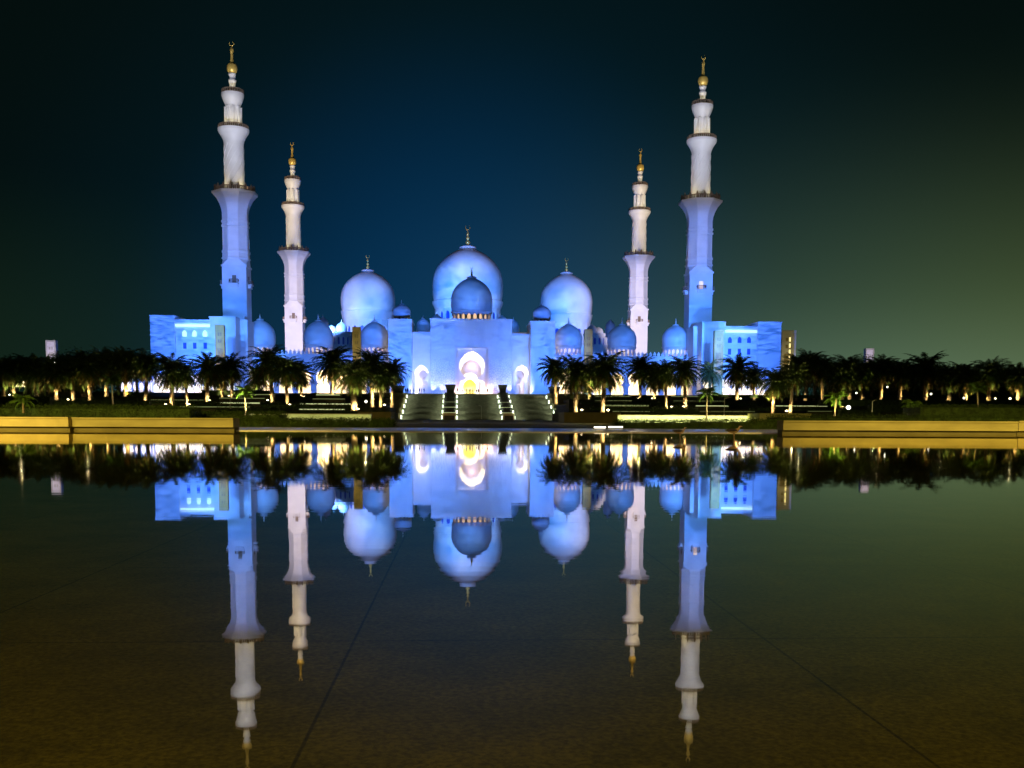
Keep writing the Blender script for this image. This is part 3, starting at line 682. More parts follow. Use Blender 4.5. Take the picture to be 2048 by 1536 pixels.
spot(W(eu-6, 250, ZP+25), W(eu, 296, UZ(590, 296)), 66000, (.03,.22,1), 15, .8, clouds=.3, cscale=20, col2=(.12,.34,1.2))
for px, py in ((846, 650), (873, 645), (1004, 645), (1027, 652)):
    u, z = U(px, py, 310); spot(W(u, 268, ZP+25), W(u, 310, z), 30000, (.03,.22,1), 8, .6)
for u in (-9, 9): spot(W(eu+u, 288, ZP+21.5), W(eu+u*1.1, 303, ZP+25), 300, (.05,.25,1), 130, .7)
for i in range(13):                                   # uplights at the foot of the gatehouse wall
    u = x0-6+(x1-x0+12)*(i+.5)/13
    if abs(u-cx) < 4.2: continue
    spot(W(u, D0-4.4 if (u < x0 or u > x1) else D0-1.3, ZP+.15), W(u, D0-.2, ZP+5), 1300, (.66, .70, 1.0), 70, .8, .1)
point(W(cx2, D0+10.4, ZP+2.6), 520, (1, .84, .22), .4)
spot(W(cx, D0-7, ZP+.2), W(cx, D0, ZP+7), 1100, (1, .72, .75), 62, .8)
zg1, zg2, zg3 = (UZ(y_, 300, 468)-ZP for y_ in (386, 258, 187))
# minarets: unseen projectors set in mid-air before and beside them
for o_, side, rear, tu in ((MIN[0], -1, 0, 440), (MIN[1], 1, 0, 1437), (MIN[2], -1, 1, 713), (MIN[3], 1, 1, 1177)):
    b0 = Vector(o_.location); hi = Vector((0, 0, 1))
    if not rear:
        spot(b0 - NX*62 - UX*side*3 + hi*20, b0+hi*14, 110000, (.04,.22,1), 34, .5, .5, clouds=.3, cscale=14, col2=(.10,.32,1))
        spot(b0 - NX*80 + UX*-side*6 + hi*22, b0+hi*42, 300000, (.14,.29,1), 22, .8, .5)
        spot(b0 - NX*80 + UX*-side*6 + hi*22, b0+hi*50, 34000, (1,.82,.86), 20, .8, .5)
        spot(b0 - NX*88 + UX*-side*16 + hi*22, b0+hi*82, 330000, (.74,.77,1.0), 26, .8, .5)
        spot(b0 - NX*78 + UX*side*26 + hi*22, b0+hi*88, 26000, (1,.88,.50), 26, .8, .5)
        spot(b0 + UX*-side*40 + NX*2 + hi*20, b0+hi*32, 90000, (1,.74,.90), 40, .8, .5)
    else:
        spot(b0 - NX*70 + UX*-side*10 + hi*26, b0+hi*34, 190000, (1,.80,.84), 42, .7, .5)
        spot(b0 - NX*80 + UX*side*8 + hi*26, b0+hi*84, 340000, (1,.82,.62), 30, .8, .5)
        spot(b0 - NX*60 + UX*side*24 + hi*26, b0+hi*30, 60000, BLUE2, 60, .7, .5)
    for zg, rg_, pw in ((zg1, 5.4, 520), (zg2, 3.8, 280), (zg3, 2.7, 150)):          # small lamps on the galleries
        for aa in (-140, -90, -40):
            spot(b0 + UX*rg_*math.cos(R(aa)) + NX*rg_*math.sin(R(aa)) + hi*(zg+.3), b0+hi*(zg+9), pw*(.8 if rear else 1), (1,.84,.5), 100, .9, 0)
# great domes
for px, yy, dd in ((935, 560, DH+18), (736, 590, DH+16), (1132, 595, DH+16)):
    u, z = U(px, yy, dd); k = 1.5 if px == 935 else 1.0
    spot(W(u-14, 356, ZP+30), W(u, dd, z-8), 430000*k, (.03,.21,1), 38, .6, .5, clouds=.3, cscale=9, ys=1.3, col2=(.13,.31,1))
    spot(W(u+22, 350, ZP+30), W(u+2, dd, z+1), 110000*k, (.05,.24,1), 36, .8, .5, clouds=.3, cscale=8, ys=1.3, col2=(.22,.36,1))
    spot(W(u+2, 352, ZP+46), W(u, dd, z+12), 48000*k, (1,.74,.74), 26, 1.0, .5, clouds=.5, cscale=6, ys=1.3)

# ------------------------------------------------------------------ stairs
stop, sbot = 262.0, 229.0
NT = 5
def flight(pa, pb, lab):
    a = UX_(pa, stop, 790); b2 = UX_(pb, stop, 790)
    root = empty('staircase', W((a+b2)/2, sbot, 0), TH, lab, 'stairs', 'stair flights up to the mosque'); c = (a+b2)/2
    mb = MB(); tier = (stop-sbot)/NT; rise = ZP/NT; ns = 8
    for k in range(NT):
        for j in range(ns):
            y = k*tier + j*0.38; z = k*rise + (j+1)*rise/ns
            ye = (k*tier + (j+1)*0.38) if j < ns-1 else (k+1)*tier
            mb.box(a-c, b2-c, y, ye+.001*0, -.005, z)
    mb.build('steps', M['step'], root)
    for k in range(NT):
        for sx, xx in ((1, a-c), (-1, b2-c)):
            y = k*tier-.25; z = k*rise
            mb = MB(); mb.box(xx+sx*.02, xx+sx*.34, y-.02, y+.1, z+.12, z+rise*.70); mb.build('side_glow_bar', M['side_glow'], root)  # glowing bar stands in for the brightly lit side of the stairs
            lp = spot((xx+sx*.35, y-1.2, z+.9), (xx+sx*1.3, y+2.2, z+.9), 260, (.88, 1.0, .70), 120, .9, 0, parent=root)
    return root
flight(815.5, 889.5, 'left flight of the dim stone stairs climbing towards the mosque')
flight(912.5, 994.5, 'middle flight of the dim stone stairs, leading straight to the glowing portal')
flight(1014, 1090, 'right flight of the dim stone stairs climbing towards the mosque')
def stepped_planter(pa, pb, lab, urn=True):
    a = UX_(pa, stop, 790)+.05; b2 = UX_(pb, stop, 790)-.05; c = (a+b2)/2
    root = empty('stepped_planter', W(c, sbot, 0), TH, lab, 'planter', 'stepped planters beside the stairs')
    tier = (stop-sbot)/NT; rise = ZP/NT
    mb = MB()
    for k in range(NT): mb.box(a-c, b2-c, k*tier-.4, (k+1)*tier-.4, -.005, (k+1)*rise+.25)
    mb.build('planter_body', M['planter'] if False else M['darkstone'], root)
    mb = MB()
    for k in range(1, NT): mb.box(a-c+.1, b2-c-.1, k*tier-.46, k*tier-.403, (k)*rise+.30, (k)*rise+.38)
    mb.build('edge_light', M['led'], root)
    mb = MB(); mb.box(a-c-.1, b2-c+.1, -2.6, -.45, -.005, 1.5); mb.build('base_block', M['wallstone2'], root)
    mb = MB(); mb.box(a-c+.3, b2-c-.3, -3.1, -2.65, -.005, .95); mb.build('front_shrub_box', M['darkstone'], root)
    point((0, -6, 1.5), 45, (1, .7, .3), .1, parent=root)
    if urn:
        mb = MB(); w2 = (b2-a)/2*1.0
        mb.lathe([(w2*.95, ZP+.2), (w2*.95, ZP+.9), (w2*1.25, ZP+1.7), (w2*1.35, ZP+2.2), (w2*1.2, ZP+2.3)], 4, (0, NT*tier-2.6), rot=math.pi/4, smooth=False)
        mb.build('planter_bowl', M['darkstone'], root)
    return root
stepped_planter(889.5, 912.5, 'dark stepped planter between the left and middle flights of stairs')
stepped_planter(994.5, 1014, 'dark stepped planter between the middle and right flights of stairs')
def cheek(pa, pb, lab):
    a = UX_(pa, stop, 790); b2 = UX_(pb, stop, 790); c = (a+b2)/2
    root = empty('stair_terrace', W(c, sbot, 0), TH, lab, 'terrace wall', 'terrace walls flanking the stairs'); tier = (stop-sbot)/NT; rise = ZP/NT
    mb = MB()
    for k in range(NT): mb.box(a-c, b2-c, k*tier-.3, (k+1)*tier-.3, -.005, (k+1)*rise+.1)
    mb.build('stone_tiers', M['planter'], root)
    mb = MB(); w2 = 1.6; mb.lathe([(w2, ZP+.1), (w2, ZP+.8), (w2*1.3, ZP+1.8), (w2*1.2, ZP+1.9)], 4, ((b2-c-2) if pa < 900 else (a-c+2), NT*tier-3), rot=math.pi/4, smooth=False)
    mb.build('planter_bowl', M['darkstone'], root)
cheek(742, 815, 'olive stone terrace wall stepping down along the left side of the stairs')
cheek(1090.5, 1165, 'olive stone terrace wall stepping down along the right side of the stairs')

# ------------------------------------------------------------------ walls by the pool
def pool_wall(px0, px1, ytop, Y, lab, m='wallstone', grp=None, th=.9):
    pc = WY((px0+px1)/2, ytop, Y); a = WY(px0, ytop, Y).x; b2 = WY(px1, ytop, Y).x
    root = empty('pool_wall', (pc.x, Y, 0), 0, lab, 'wall', grp); h = pc.z
    mb = MB(); mb.box(a-pc.x, b2-pc.x, 0, th, .14, h-.06); mb.box(a-pc.x, b2-pc.x, -.03, th, h-.057, h); mb.build('wall_face', M[m], root)
    mb = MB(); mb.box(a-pc.x, b2-pc.x, .12, th-.1, -.028, .137); mb.build('recessed_base', M['planter'], root)
pool_wall(133, 466, 835.5, 38.6, 'long sand coloured stone wall along the left side of the pool', grp='low walls by the pool')
pool_wall(-420, 136, 833, 38.3, 'paler projecting stone wall block at the left edge of the picture', 'wallstone2', grp='low walls by the pool')
pool_wall(1567, 2037, 842, 37.4, 'long sand coloured stone wall along the right side of the pool', grp='low walls by the pool')
pool_wall(2038, 2400, 842.5, 38.0, 'short end piece of stone wall at the right edge of the picture', 'wallstone2', grp='low walls by the pool')
# warm plaza lamps, unseen, above the pool and behind the camera
for x, pw in ((-19, 46000), (-29, 52000), (21, 46000), (39, 46000)):
    spot((x, 10, 14), (x*1.0, 38, .2), pw, (1.0, .75, .14), 50, .7, .3)
spot((4, 8, 12), (5, 27, .2), 9000, (1.0, .72, .3), 30, .8)  # extra spot added to brighten the dark wading birds
for x in (-6, 6): point((x, -4, 8), 1450, (1.0, .78, .08))

# ------------------------------------------------------------------ hedges and lawns
def leaf_box(mb, x0, x1, y0, y1, z0, z1, n, s, rg):
    """solid dark core with loose leaf faces standing off its front, top and ends"""
    mb.box(x0+s, x1-s, y0+s, y1-s, z0, z1-s*1.2)
    for _ in range(n):
        f = rg.random(); x = rg.uniform(x0, x1)
        if f < .45: p = Vector((x, y0+abs(rg.gauss(0, s*.8)), rg.uniform(z0, z1)))
        elif f < .93: p = Vector((x, rg.uniform(y0, y1), z1+rg.gauss(0, s*1.1)))
        else: p = Vector((rg.choice((x0, x1))+rg.gauss(0, s), rg.uniform(y0, y1), rg.uniform(z0, z1)))
        a = Vector((rg.gauss(0,1), rg.gauss(0,1), rg.gauss(0,1))).normalized()*s; b_ = a.orthogonal().normalized()*s*.5
        mb.add([p-a*.5, p+b_*.5, p+a*.9, p-b_*.5], [(0,1,2,3)])
hcount = [0]
def hedge(px0, px1, yt, yb, d, lab, frame='m', dep=2.0, n=None, s=None, zb=None, m='hedge', grp='hedges on the terraces', name='hedge'):
    hcount[0] += 1; rg = random.Random(hcount[0])
    s = s or max(.05, d*.0012)
    a, z1 = U(px0, yt, d); b2, _ = U(px1, yt, d); z0 = U(px0, yb, d)[1] if zb is None else zb
    c = (a+b2)/2; n = n or int(min(9000, max(500, (b2-a)*(dep+(z1-z0))*.55/(s*s))))
    mb = MB(); leaf_box(mb, a-c, b2-c, 0, dep, 0, z1-z0, n, s, rg)
    ob = mb.build(name, M[m]); ob.location = W(c, d, z0); ob.rotation_euler = (0, 0, TH)
    return tag(ob, lab, 'hedge', grp)
def led_wall(px0, px1, yt, h, d, lab, m='led', strength=None):
    a, z1 = U(px0, yt, d); b2, _ = U(px1, yt, d); c = (a+b2)/2
    root = empty('retaining_wall', W(c, d, z1-1.2), TH, lab, 'wall', 'lit retaining walls on the terraces')
    mb = MB(); mb.box(a-c, b2-c, 0, .5, 0, 1.2); mb.build('stone', M['planter'], root)
    mb = MB(); mb.box(a-c+.05, b2-c-.05, -.06, -.003, 1.2-h, 1.18); mb.build('light_strip', M[m], root)
    return root

# front hedges, just beyond the polished paving
hedge(466, 640, 839, 857, 53, 'dark clipped hedge beyond the left pool wall, behind the polished paving', n=5200, zb=0, s=.06)
hedge(640, 786, 840.5, 857, 53, 'dark shrubby hedge left of the stairs, behind the polished paving', n=4600, zb=0, s=.07)
hedge(1238, 1400, 842, 857, 53, 'dark hedge below the bright scalloped wall, right of the stairs', n=4600, zb=0, s=.065)
hedge(1400, 1580, 841, 858, 53, 'dark hedge running up to the right pool wall', n=4600, zb=0, s=.065)
hedge(-10, 380, 813, 834, 62, 'shaggy hedge bank behind the left pool wall', n=8000, s=.08, dep=3, zb=0, grp='hedge banks behind the pool walls')
hedge(370, 560, 826, 836, 66, 'lower shaggy hedge between the left wall end and the stairs', n=5000, s=.08, dep=3, zb=0, grp='hedge banks behind the pool walls')
hedge(1560, 2070, 832, 843, 62, 'shaggy hedge bank behind the right pool wall', n=8000, s=.08, dep=3, zb=0, grp='hedge banks behind the pool walls')
hedge(1840, 2070, 812, 835, 70, 'tall dark hedge at the right edge behind the right pool wall', n=6000, s=.08, dep=3, zb=0, grp='hedge banks behind the pool walls')

# lit and dark bands on the terraces : (x0, x1, ytop, strip height m, distance, label)
LW = [
 (425, 520, 804.5, .22, 206, 'greenish lit wall left of the young palm with the glowing crown, upper one'),
 (360, 500, 812.5, .14, 178, 'thin greenish lit wall left of the young palm with the glowing crown, lower one'),
 (478, 550, 788.0, .16, 234, 'thin lit wall at the top of the terraces, behind the glowing young palm'),
 (438, 530, 795.5, .12, 220, 'thin lit wall second from the top, left of the glowing young palm'),
 (632, 680, 788.8, .16, 234, 'short lit wall at the top of the terraces, left of the arcade light tower'),
 (625, 690, 797.0, .12, 220, 'faint lit wall second from the top, left of the stout lit palm trunk'),
 (600, 705, 806.5, .20, 206, 'bright lit wall left of the stout lit palm trunk, upper one'),
 (598, 690, 817.5, .16, 178, 'bright lit wall left of the stout lit palm trunk, lower one'),
 (300, 420, 799.0, .10, 220, 'thin dim lit wall in front of the left wing, upper one'),
 (298, 345, 806.0, .08, 206, 'thin dim lit wall in front of the left wing, lower one'),
 (1190, 1263, 791.8, .14, 234, 'thin lit wall at the top of the terraces, right of the stairs'),
 (1190, 1264, 800.5, .10, 220, 'thin lit wall second from the top, right of the stairs'),
 (1205, 1298, 809.5, .28, 206, 'bright lit wall right of the stairs below two thin ones'),
 (1225, 1300, 822.0, .10, 178, 'dim lit wall just above the bright scalloped wall'),
 (1342, 1406, 792.0, .14, 234, 'thin lit wall left of the green lit young palm, upper one'),
 (1347, 1450, 801.2, .08, 220, 'thin dim lit wall behind the green lit young palm'),
 (1391, 1458, 810.8, .16, 206, 'lit wall right of the green lit young palm'),
 (1400, 1510, 822.0, .06, 178, 'faint lit wall above the olive wall block on the right'),
 (1550, 1655, 811.0, .14, 206, 'lit wall among dark palms right of the mosque'),
 (1680, 1722, 802.0, .20, 215, 'short lit wall right of the yellow green young palm'),
 (1758, 1792, 812.5, .12, 206, 'short lit wall beside the thin lamp post on the right'),
 (1615, 1665, 822.0, .06, 178, 'faint lit wall left of the yellow green young palm'),
]
for r_ in LW:
    led_wall(*r_, m='leddim' if any(q in r_[5] for q in ('dim', 'faint', 'thin')) else 'led')
# dark low hedges in front of the terrace walls
k = 0
HB = [(296, 440, 801, 807, 200, 'dark hedge on the terrace in front of the left wing'), (380, 500, 806.5, 812, 176, 'dark hedge between two lit walls left of the young palm'),
      (520, 610, 806, 816, 176, 'olive hedge block below the uplit palm trunks left of the stairs'), (600, 705, 809, 816.5, 172, 'black hedge between the two bright lit walls left of the stairs'),
      (430, 560, 815, 826, 150, 'long dark hedge left of the stairs below the lit walls'), (560, 780, 818.5, 829, 148, 'long black hedge left of the stairs, in front of the stout lit trunk'),
      (400, 540, 777, 790, 240, 'black hedge along the top of the terraces in front of the left wing'), (230, 300, 782, 793, 240, 'black hedge left of the left wing'),
      (1180, 1300, 793, 800, 218, 'black hedge between two thin lit walls right of the stairs'), (1160, 1320, 801.5, 808, 204, 'black hedge above the bright lit wall right of the stairs'),
      (1180, 1310, 812.5, 821, 176, 'black hedge below the bright lit wall right of the stairs'), (1308, 1396, 815, 823, 160, 'olive hedge block right of the stairs, under an uplit trunk'),
      (1300, 1460, 802.5, 809, 200, 'black hedge behind the green lit young palm'), (1240, 1520, 822.5, 829, 148, 'long black hedge above the bright scalloped wall'),
      (1456, 1530, 806, 812, 204, 'olive hedge block left of the dark palms on the right'), (1500, 1700, 812.5, 821, 176, 'long black hedge among the palms right of the mosque'),
      (1680, 1765, 817, 829, 140, 'olive clipped hedge block behind the thin lamp post on the right'), (1740, 1900, 806, 824, 150, 'dark hedge right of the thin lamp post'),
      (1395, 1640, 786, 795, 240, 'black hedge along the top of the terraces in front of the right wing'),
      (0, 100, 790, 812, 120, 'black hedge at the left edge behind the small palm'), (60, 300, 797, 812, 130, 'long dark hedge behind the bank on the left'),
      (560, 780, 789.5, 796, 236, 'black hedge along the top of the terraces left of the stairs'), (1640, 2060, 796, 812, 170, 'long dark hedge along the terraces at the far right')]
for h in HB: hedge(*h, dep=1.5)
for h in [(1556, 1700, 766, 793, 268, 'tall shrub belt behind the palms right of the right wing'), (1700, 1880, 770, 794, 272, 'tall shrub belt behind the black palms of the right grove'), (1880, 2070, 768, 794, 268, 'tall shrub belt closing the grove at the right edge'),
          (128, 226, 766, 793, 268, 'tall shrub belt behind the palms of the left grove'), (52, 128, 770, 793, 270, 'tall shrub belt below the left distant light tower')]:
    hedge(*h, dep=4, n=4200, s=.42, grp='shrub belts behind the groves', name='shrub_belt')
for px, d, hh, pw in ((330, 200, 7, 260), (450, 170, 6, 220), (560, 172, 6, 260), (660, 165, 6, 300), (740, 160, 6, 240), (1170, 165, 6, 300), (1260, 165, 6, 260), (1360, 170, 6, 260), (1460, 170, 6, 220), (1560, 150, 6, 200), (1700, 130, 6, 160), (1820, 130, 6, 160), (1950, 130, 6, 160), (220, 140, 6, 160), (100, 130, 6, 160)):
    point(W(UX_(px, d, 810), d-9, hh), pw*1.5, (1, .86, .38))      # unseen fill added to lift the dark terraces; no lamps stand there
# bright scalloped wall on the right and its dimmer fellow on the left, each washed by ground lights
M['washed'] = mat('washed_wall', (.42, .45, .24), .8, var=.1, scale=1.5)
def washed(px0, px1, yt, yb, d, lab, n, pw):
    a, z1 = U(px0, yt, d); b2, _ = U(px1, yt, d); c = (a+b2)/2; zb = -.005
    root = empty('garden_wall', W(c, d, 0), TH, lab, 'wall', 'garden walls washed by ground lights')
    mb = MB(); mb.box(a-c, b2-c, 0, .4, zb, z1-.07); mb.build('wall_face', M['washed'], root)
    mb = MB(); mb.box(a-c-.05, b2-c+.05, -.05, .45, z1-.067, z1); mb.build('coping', M['planter'], root)
    for i in range(n):
        x = (i+.5)/n*(b2-a)+a-c
        spot((x, -1.1, .12), (x, 0, .55), pw, (1.0, 1.0, .5), 95, .8, .08, parent=root)
        mb = MB(); mb.lathe([(.08, 0), (.1, .06), (.06, .1)], 8, (x, -1.1)); mb.build('ground_light', M['metal'], root)
washed(1236, 1520, 829.5, 843, 100, 'bright yellow green scalloped garden wall right of the stairs', 14, 330)
washed(500, 742, 826.5, 836, 100, 'dimly washed garden wall left of the stairs behind the shrubs', 11, 45)
def block(px0, px1, yt, d, lab, m='planter', dep=4, name='garden_wall', grp=None, zb=0):
    a, z1 = U(px0, yt, d); b2, _ = U(px1, yt, d); c = (a+b2)/2
    root = empty(name, W(c, d, zb), TH, lab, 'wall', grp)
    mb = MB(); mb.box(a-c, b2-c, 0, dep, -.005, z1-zb-.08); mb.build('wall_face', M[m], root)
    mb = MB(); mb.box(a-c-.04, b2-c+.04, -.04, dep+.04, z1-zb-.077, z1-zb); mb.build('coping', M[m], root)
    return root
M['olive'] = mat('olive_stone', (.30, .28, .11), .8, var=.12, scale=1)
block(1519, 1622, 826.5, 96, 'olive stone wall block joining the right end of the bright scalloped wall', 'olive')
block(1128, 1240, 824.5, 112, 'olive stone planter wall under two palms right of the stairs', 'planter', 6)
block(716, 782, 823.5, 112, 'brown stone planter wall under palms left of the stairs', 'planter', 6)
for px, py, d, pw, c_ in ((1570, 836, 88, 70, (1, .95, .5)), (1195, 842, 100, 60, (1, .65, .15)), (1150, 838, 96, 35, (.9, .9, .4)), (750, 838, 100, 35, (.9, .8, .3)), (860, 842, 150, 20, (.9,.9,.5)), (1050, 842, 130, 60, (.95,.9,.5)),(945,842,190,40,(.8,.9,.55)),(860,842,200,34,(.8,.9,.55)),(1060,842,200,34,(.8,.9,.55))):
    u, _ = U(px, py, d); point(W(u, d-2, 2.0), pw*2, c_, 0)  # added unseen points that brighten the stair foot and garden walls

# ------------------------------------------------------------------ palms
def frond(mb, base, az, el, L, droop, rg, lw=.13, ll=.62, n=15):
    h = Vector((math.cos(az), math.sin(az), 0)); up = Vector((0, 0, 1)); side = Vector((-h.y, h.x, 0))
    pts = [Vector(base)]; e = el; seg = L/n; tw = rg.uniform(-.25, .25)
    for i in range(n):
        e -= droop/n*(.5+1.3*i/n); pts.append(pts[-1] + (h*math.cos(e)+up*math.sin(e)+side*tw*(i/n)*.5)*seg)
    # rachis
    for i in range(n):
        w0 = .05*(1-i/n)+.012; p, q = pts[i], pts[i+1]
        mb.add([p-side*w0, p+side*w0, q+side*w0*.9, q-side*w0*.9], [(0,1,2,3)])
    for i in range(2, n+1):
        t_ = i/n; l = ll*L/4.3*(math.sin(math.pi*min(1, .18+t_*.80))**.7)*1.25
        d = (pts[i]-pts[i-1]).normalized(); nrm = side.cross(d)
        for k2 in (0, .5):
            p = pts[i-1].lerp(pts[i], k2)
            for sg in (-1, 1):
                v_ = (side*sg*rg.uniform(.75, 1) + d*rg.uniform(.5, .9) + nrm*rg.uniform(-.25, .35) - up*rg.uniform(.05, .45)).normalized()*l*rg.uniform(.8, 1.15)
                wv = d*lw*rg.uniform(.35, .6)
                mb.add([p-wv, p+wv, p+v_*.6+wv*.7-up*.03*l, p+v_-up*.12*l], [(0,1,2,3)])
def make_palm(seed, young=False, stout=False):
    rg = random.Random(seed)
    root = empty('date_palm' if not young else 'young_palm', (0, 0, -50))
    H = 7.0 if not young else 1.9
    mb = MB(); pts = []; rr = []; lean = rg.uniform(-.25, .25)
    nseg = 26 if not young else 10
    for i in range(nseg+1):
        t_ = i/nseg; r0 = (.30-.09*t_ if not young else .09-.035*t_)*(1.7 if stout else 1); r0 *= 1.25 if i == 0 else 1
        pts.append((lean*t_*t_, lean*.5*t_*t_, H*t_)); rr.append(r0*(1.14 if i % 2 else .92))
    mb.tube(pts, rr, 8 if not young else 7)
    if not young:                                    # leaf bases
        for i in range(110):
            z = rg.uniform(.6, H); a = rg.uniform(0, 6.28); t_ = z/H; r0 = (.31-.09*t_)*(1.7 if stout else 1)
            c = Vector((lean*t_*t_+r0*math.cos(a), lean*.5*t_*t_+r0*math.sin(a), z)); o_ = Vector((math.cos(a), math.sin(a), 0)); s_ = Vector((-o_.y, o_.x, 0))
            mb.add([c-s_*.1, c+s_*.1, c+o_*.12+Vector((0,0,.16))], [(0,1,2)])
    mb.build('trunk', M['trunk'], root)
    top = Vector((lean, lean*.5, H-.05)); mb = MB(); old = MB()
    if young:
        for i in range(26):
            frond(mb, top, i*2.399+rg.uniform(-.2,.2), rg.uniform(-.2, 1.3), rg.uniform(1.0, 1.35), rg.uniform(1.0, 1.8), rg, lw=.11, ll=1.1, n=8)
        mb.build('crown', M['youngfrond'], root)
    else:
        nf = 84
        for i in range(nf):
            q = i/nf; el = 1.35-2.25*q+rg.uniform(-.15, .15)
            frond(mb, top, i*2.399+rg.uniform(-.15,.15), el, rg.uniform(3.7, 4.5), rg.uniform(1.0, 1.6)*(1 if q < .8 else .6), rg)
        for i in range(34):
            frond(old, top-Vector((0,0,.3)), i*2.399, rg.uniform(-1.2, -.4), rg.uniform(2.8, 4.0), rg.uniform(.1, .6), rg)
        mb.build('crown', M['frond'], root); old.build('dry_fronds', M['oldfrond'], root)
    return root
PAL = [make_palm(11), make_palm(23), make_palm(37), make_palm(51)]; YP = [make_palm(5, True), make_palm(8, True)]; ST = make_palm(77, stout=True)
upl_proto = []
def uplight(loc, rz=0, lab='', grp='ground uplights under the palms'):
    if not upl_proto:
        e = empty('uplight', loc, rz)
        mb = MB(); mb.lathe([(.14, 0), (.17, .05), (.2, .38), (.24, .42)], 10); mb.build('housing', M['metal'], e)
        mb = MB(); mb.lathe([(.22, .43), (.2, .5), (.1, .56), (.01, .58)], 10); mb.build('lens', M['lamp'], e)
        upl_proto.append(e)
    else: e = copy_tree(upl_proto[0], loc, rz)
    return tag(e, lab, 'uplight', grp)
used = set()
def palm(px, yc, yb, rad, lab, lit=1.0, proto=None, lean=0):
    lev = level_for(yb) ; d = lev[0]+2+rng.random()*6
    if yb > 838: d = 100; z0 = 0
    else: z0 = lev[1]
    u = UX_(px, d, (yc+yb)/2); sc = rad*ppm(d)/3.55*rng.uniform(.9, 1.1)
    crown_h = UZ(yc, d, px) - z0                 # crown centre above ground
    pr = proto or PAL[len(used) % 4]
    zs = max(.35, crown_h/(7.0))
    if id(pr) in used or any(pr is p for p in used): c = copy_tree(pr)
    else: c = pr; 
    used.add(pr) if pr not in used else used.add(len(used)+1000)
    c.location = W(u, d, z0); c.rotation_euler = (rng.uniform(-.06, .06), rng.uniform(-.06, .06), rng.uniform(0, 6.28)); c.scale = (1, 1, 1)
    for ch in c.children:                         # trunk stretched to height, crown kept round
        if ch.name.startswith('trunk'): ch.scale = (sc*1.05, sc*1.05, zs)
        else: ch.scale = (sc, sc, sc*.92); ch.location = (0, 0, 7.0*(zs-sc*.92))
    tag(c, lab, 'palm tree', 'date palms in front of the mosque')
    if lit:
        lu = u + rng.choice((-1, 1))*rng.uniform(.5, .9); ld = d-rng.uniform(.7, 1.0)
        L = W(lu, ld, z0)
        spot(L+Vector((0, 0, .5)), W(u, d-.25, z0+crown_h), 14000*lit, (1.0, .80, .34), 72, .8, 0)
        spot(W(u+rng.uniform(-1, 1), d-3.4, z0+.3), W(u, d-1.2, z0+crown_h), 4200*lit, (1.0, .85, .34), 46, .9, 0)
        spot(L+Vector((0, -.6, .3)), W(u, d, z0+1.0), 1300*lit, (1.0, .80, .42), 70, .8, 0)
        return c, L
    return c, None
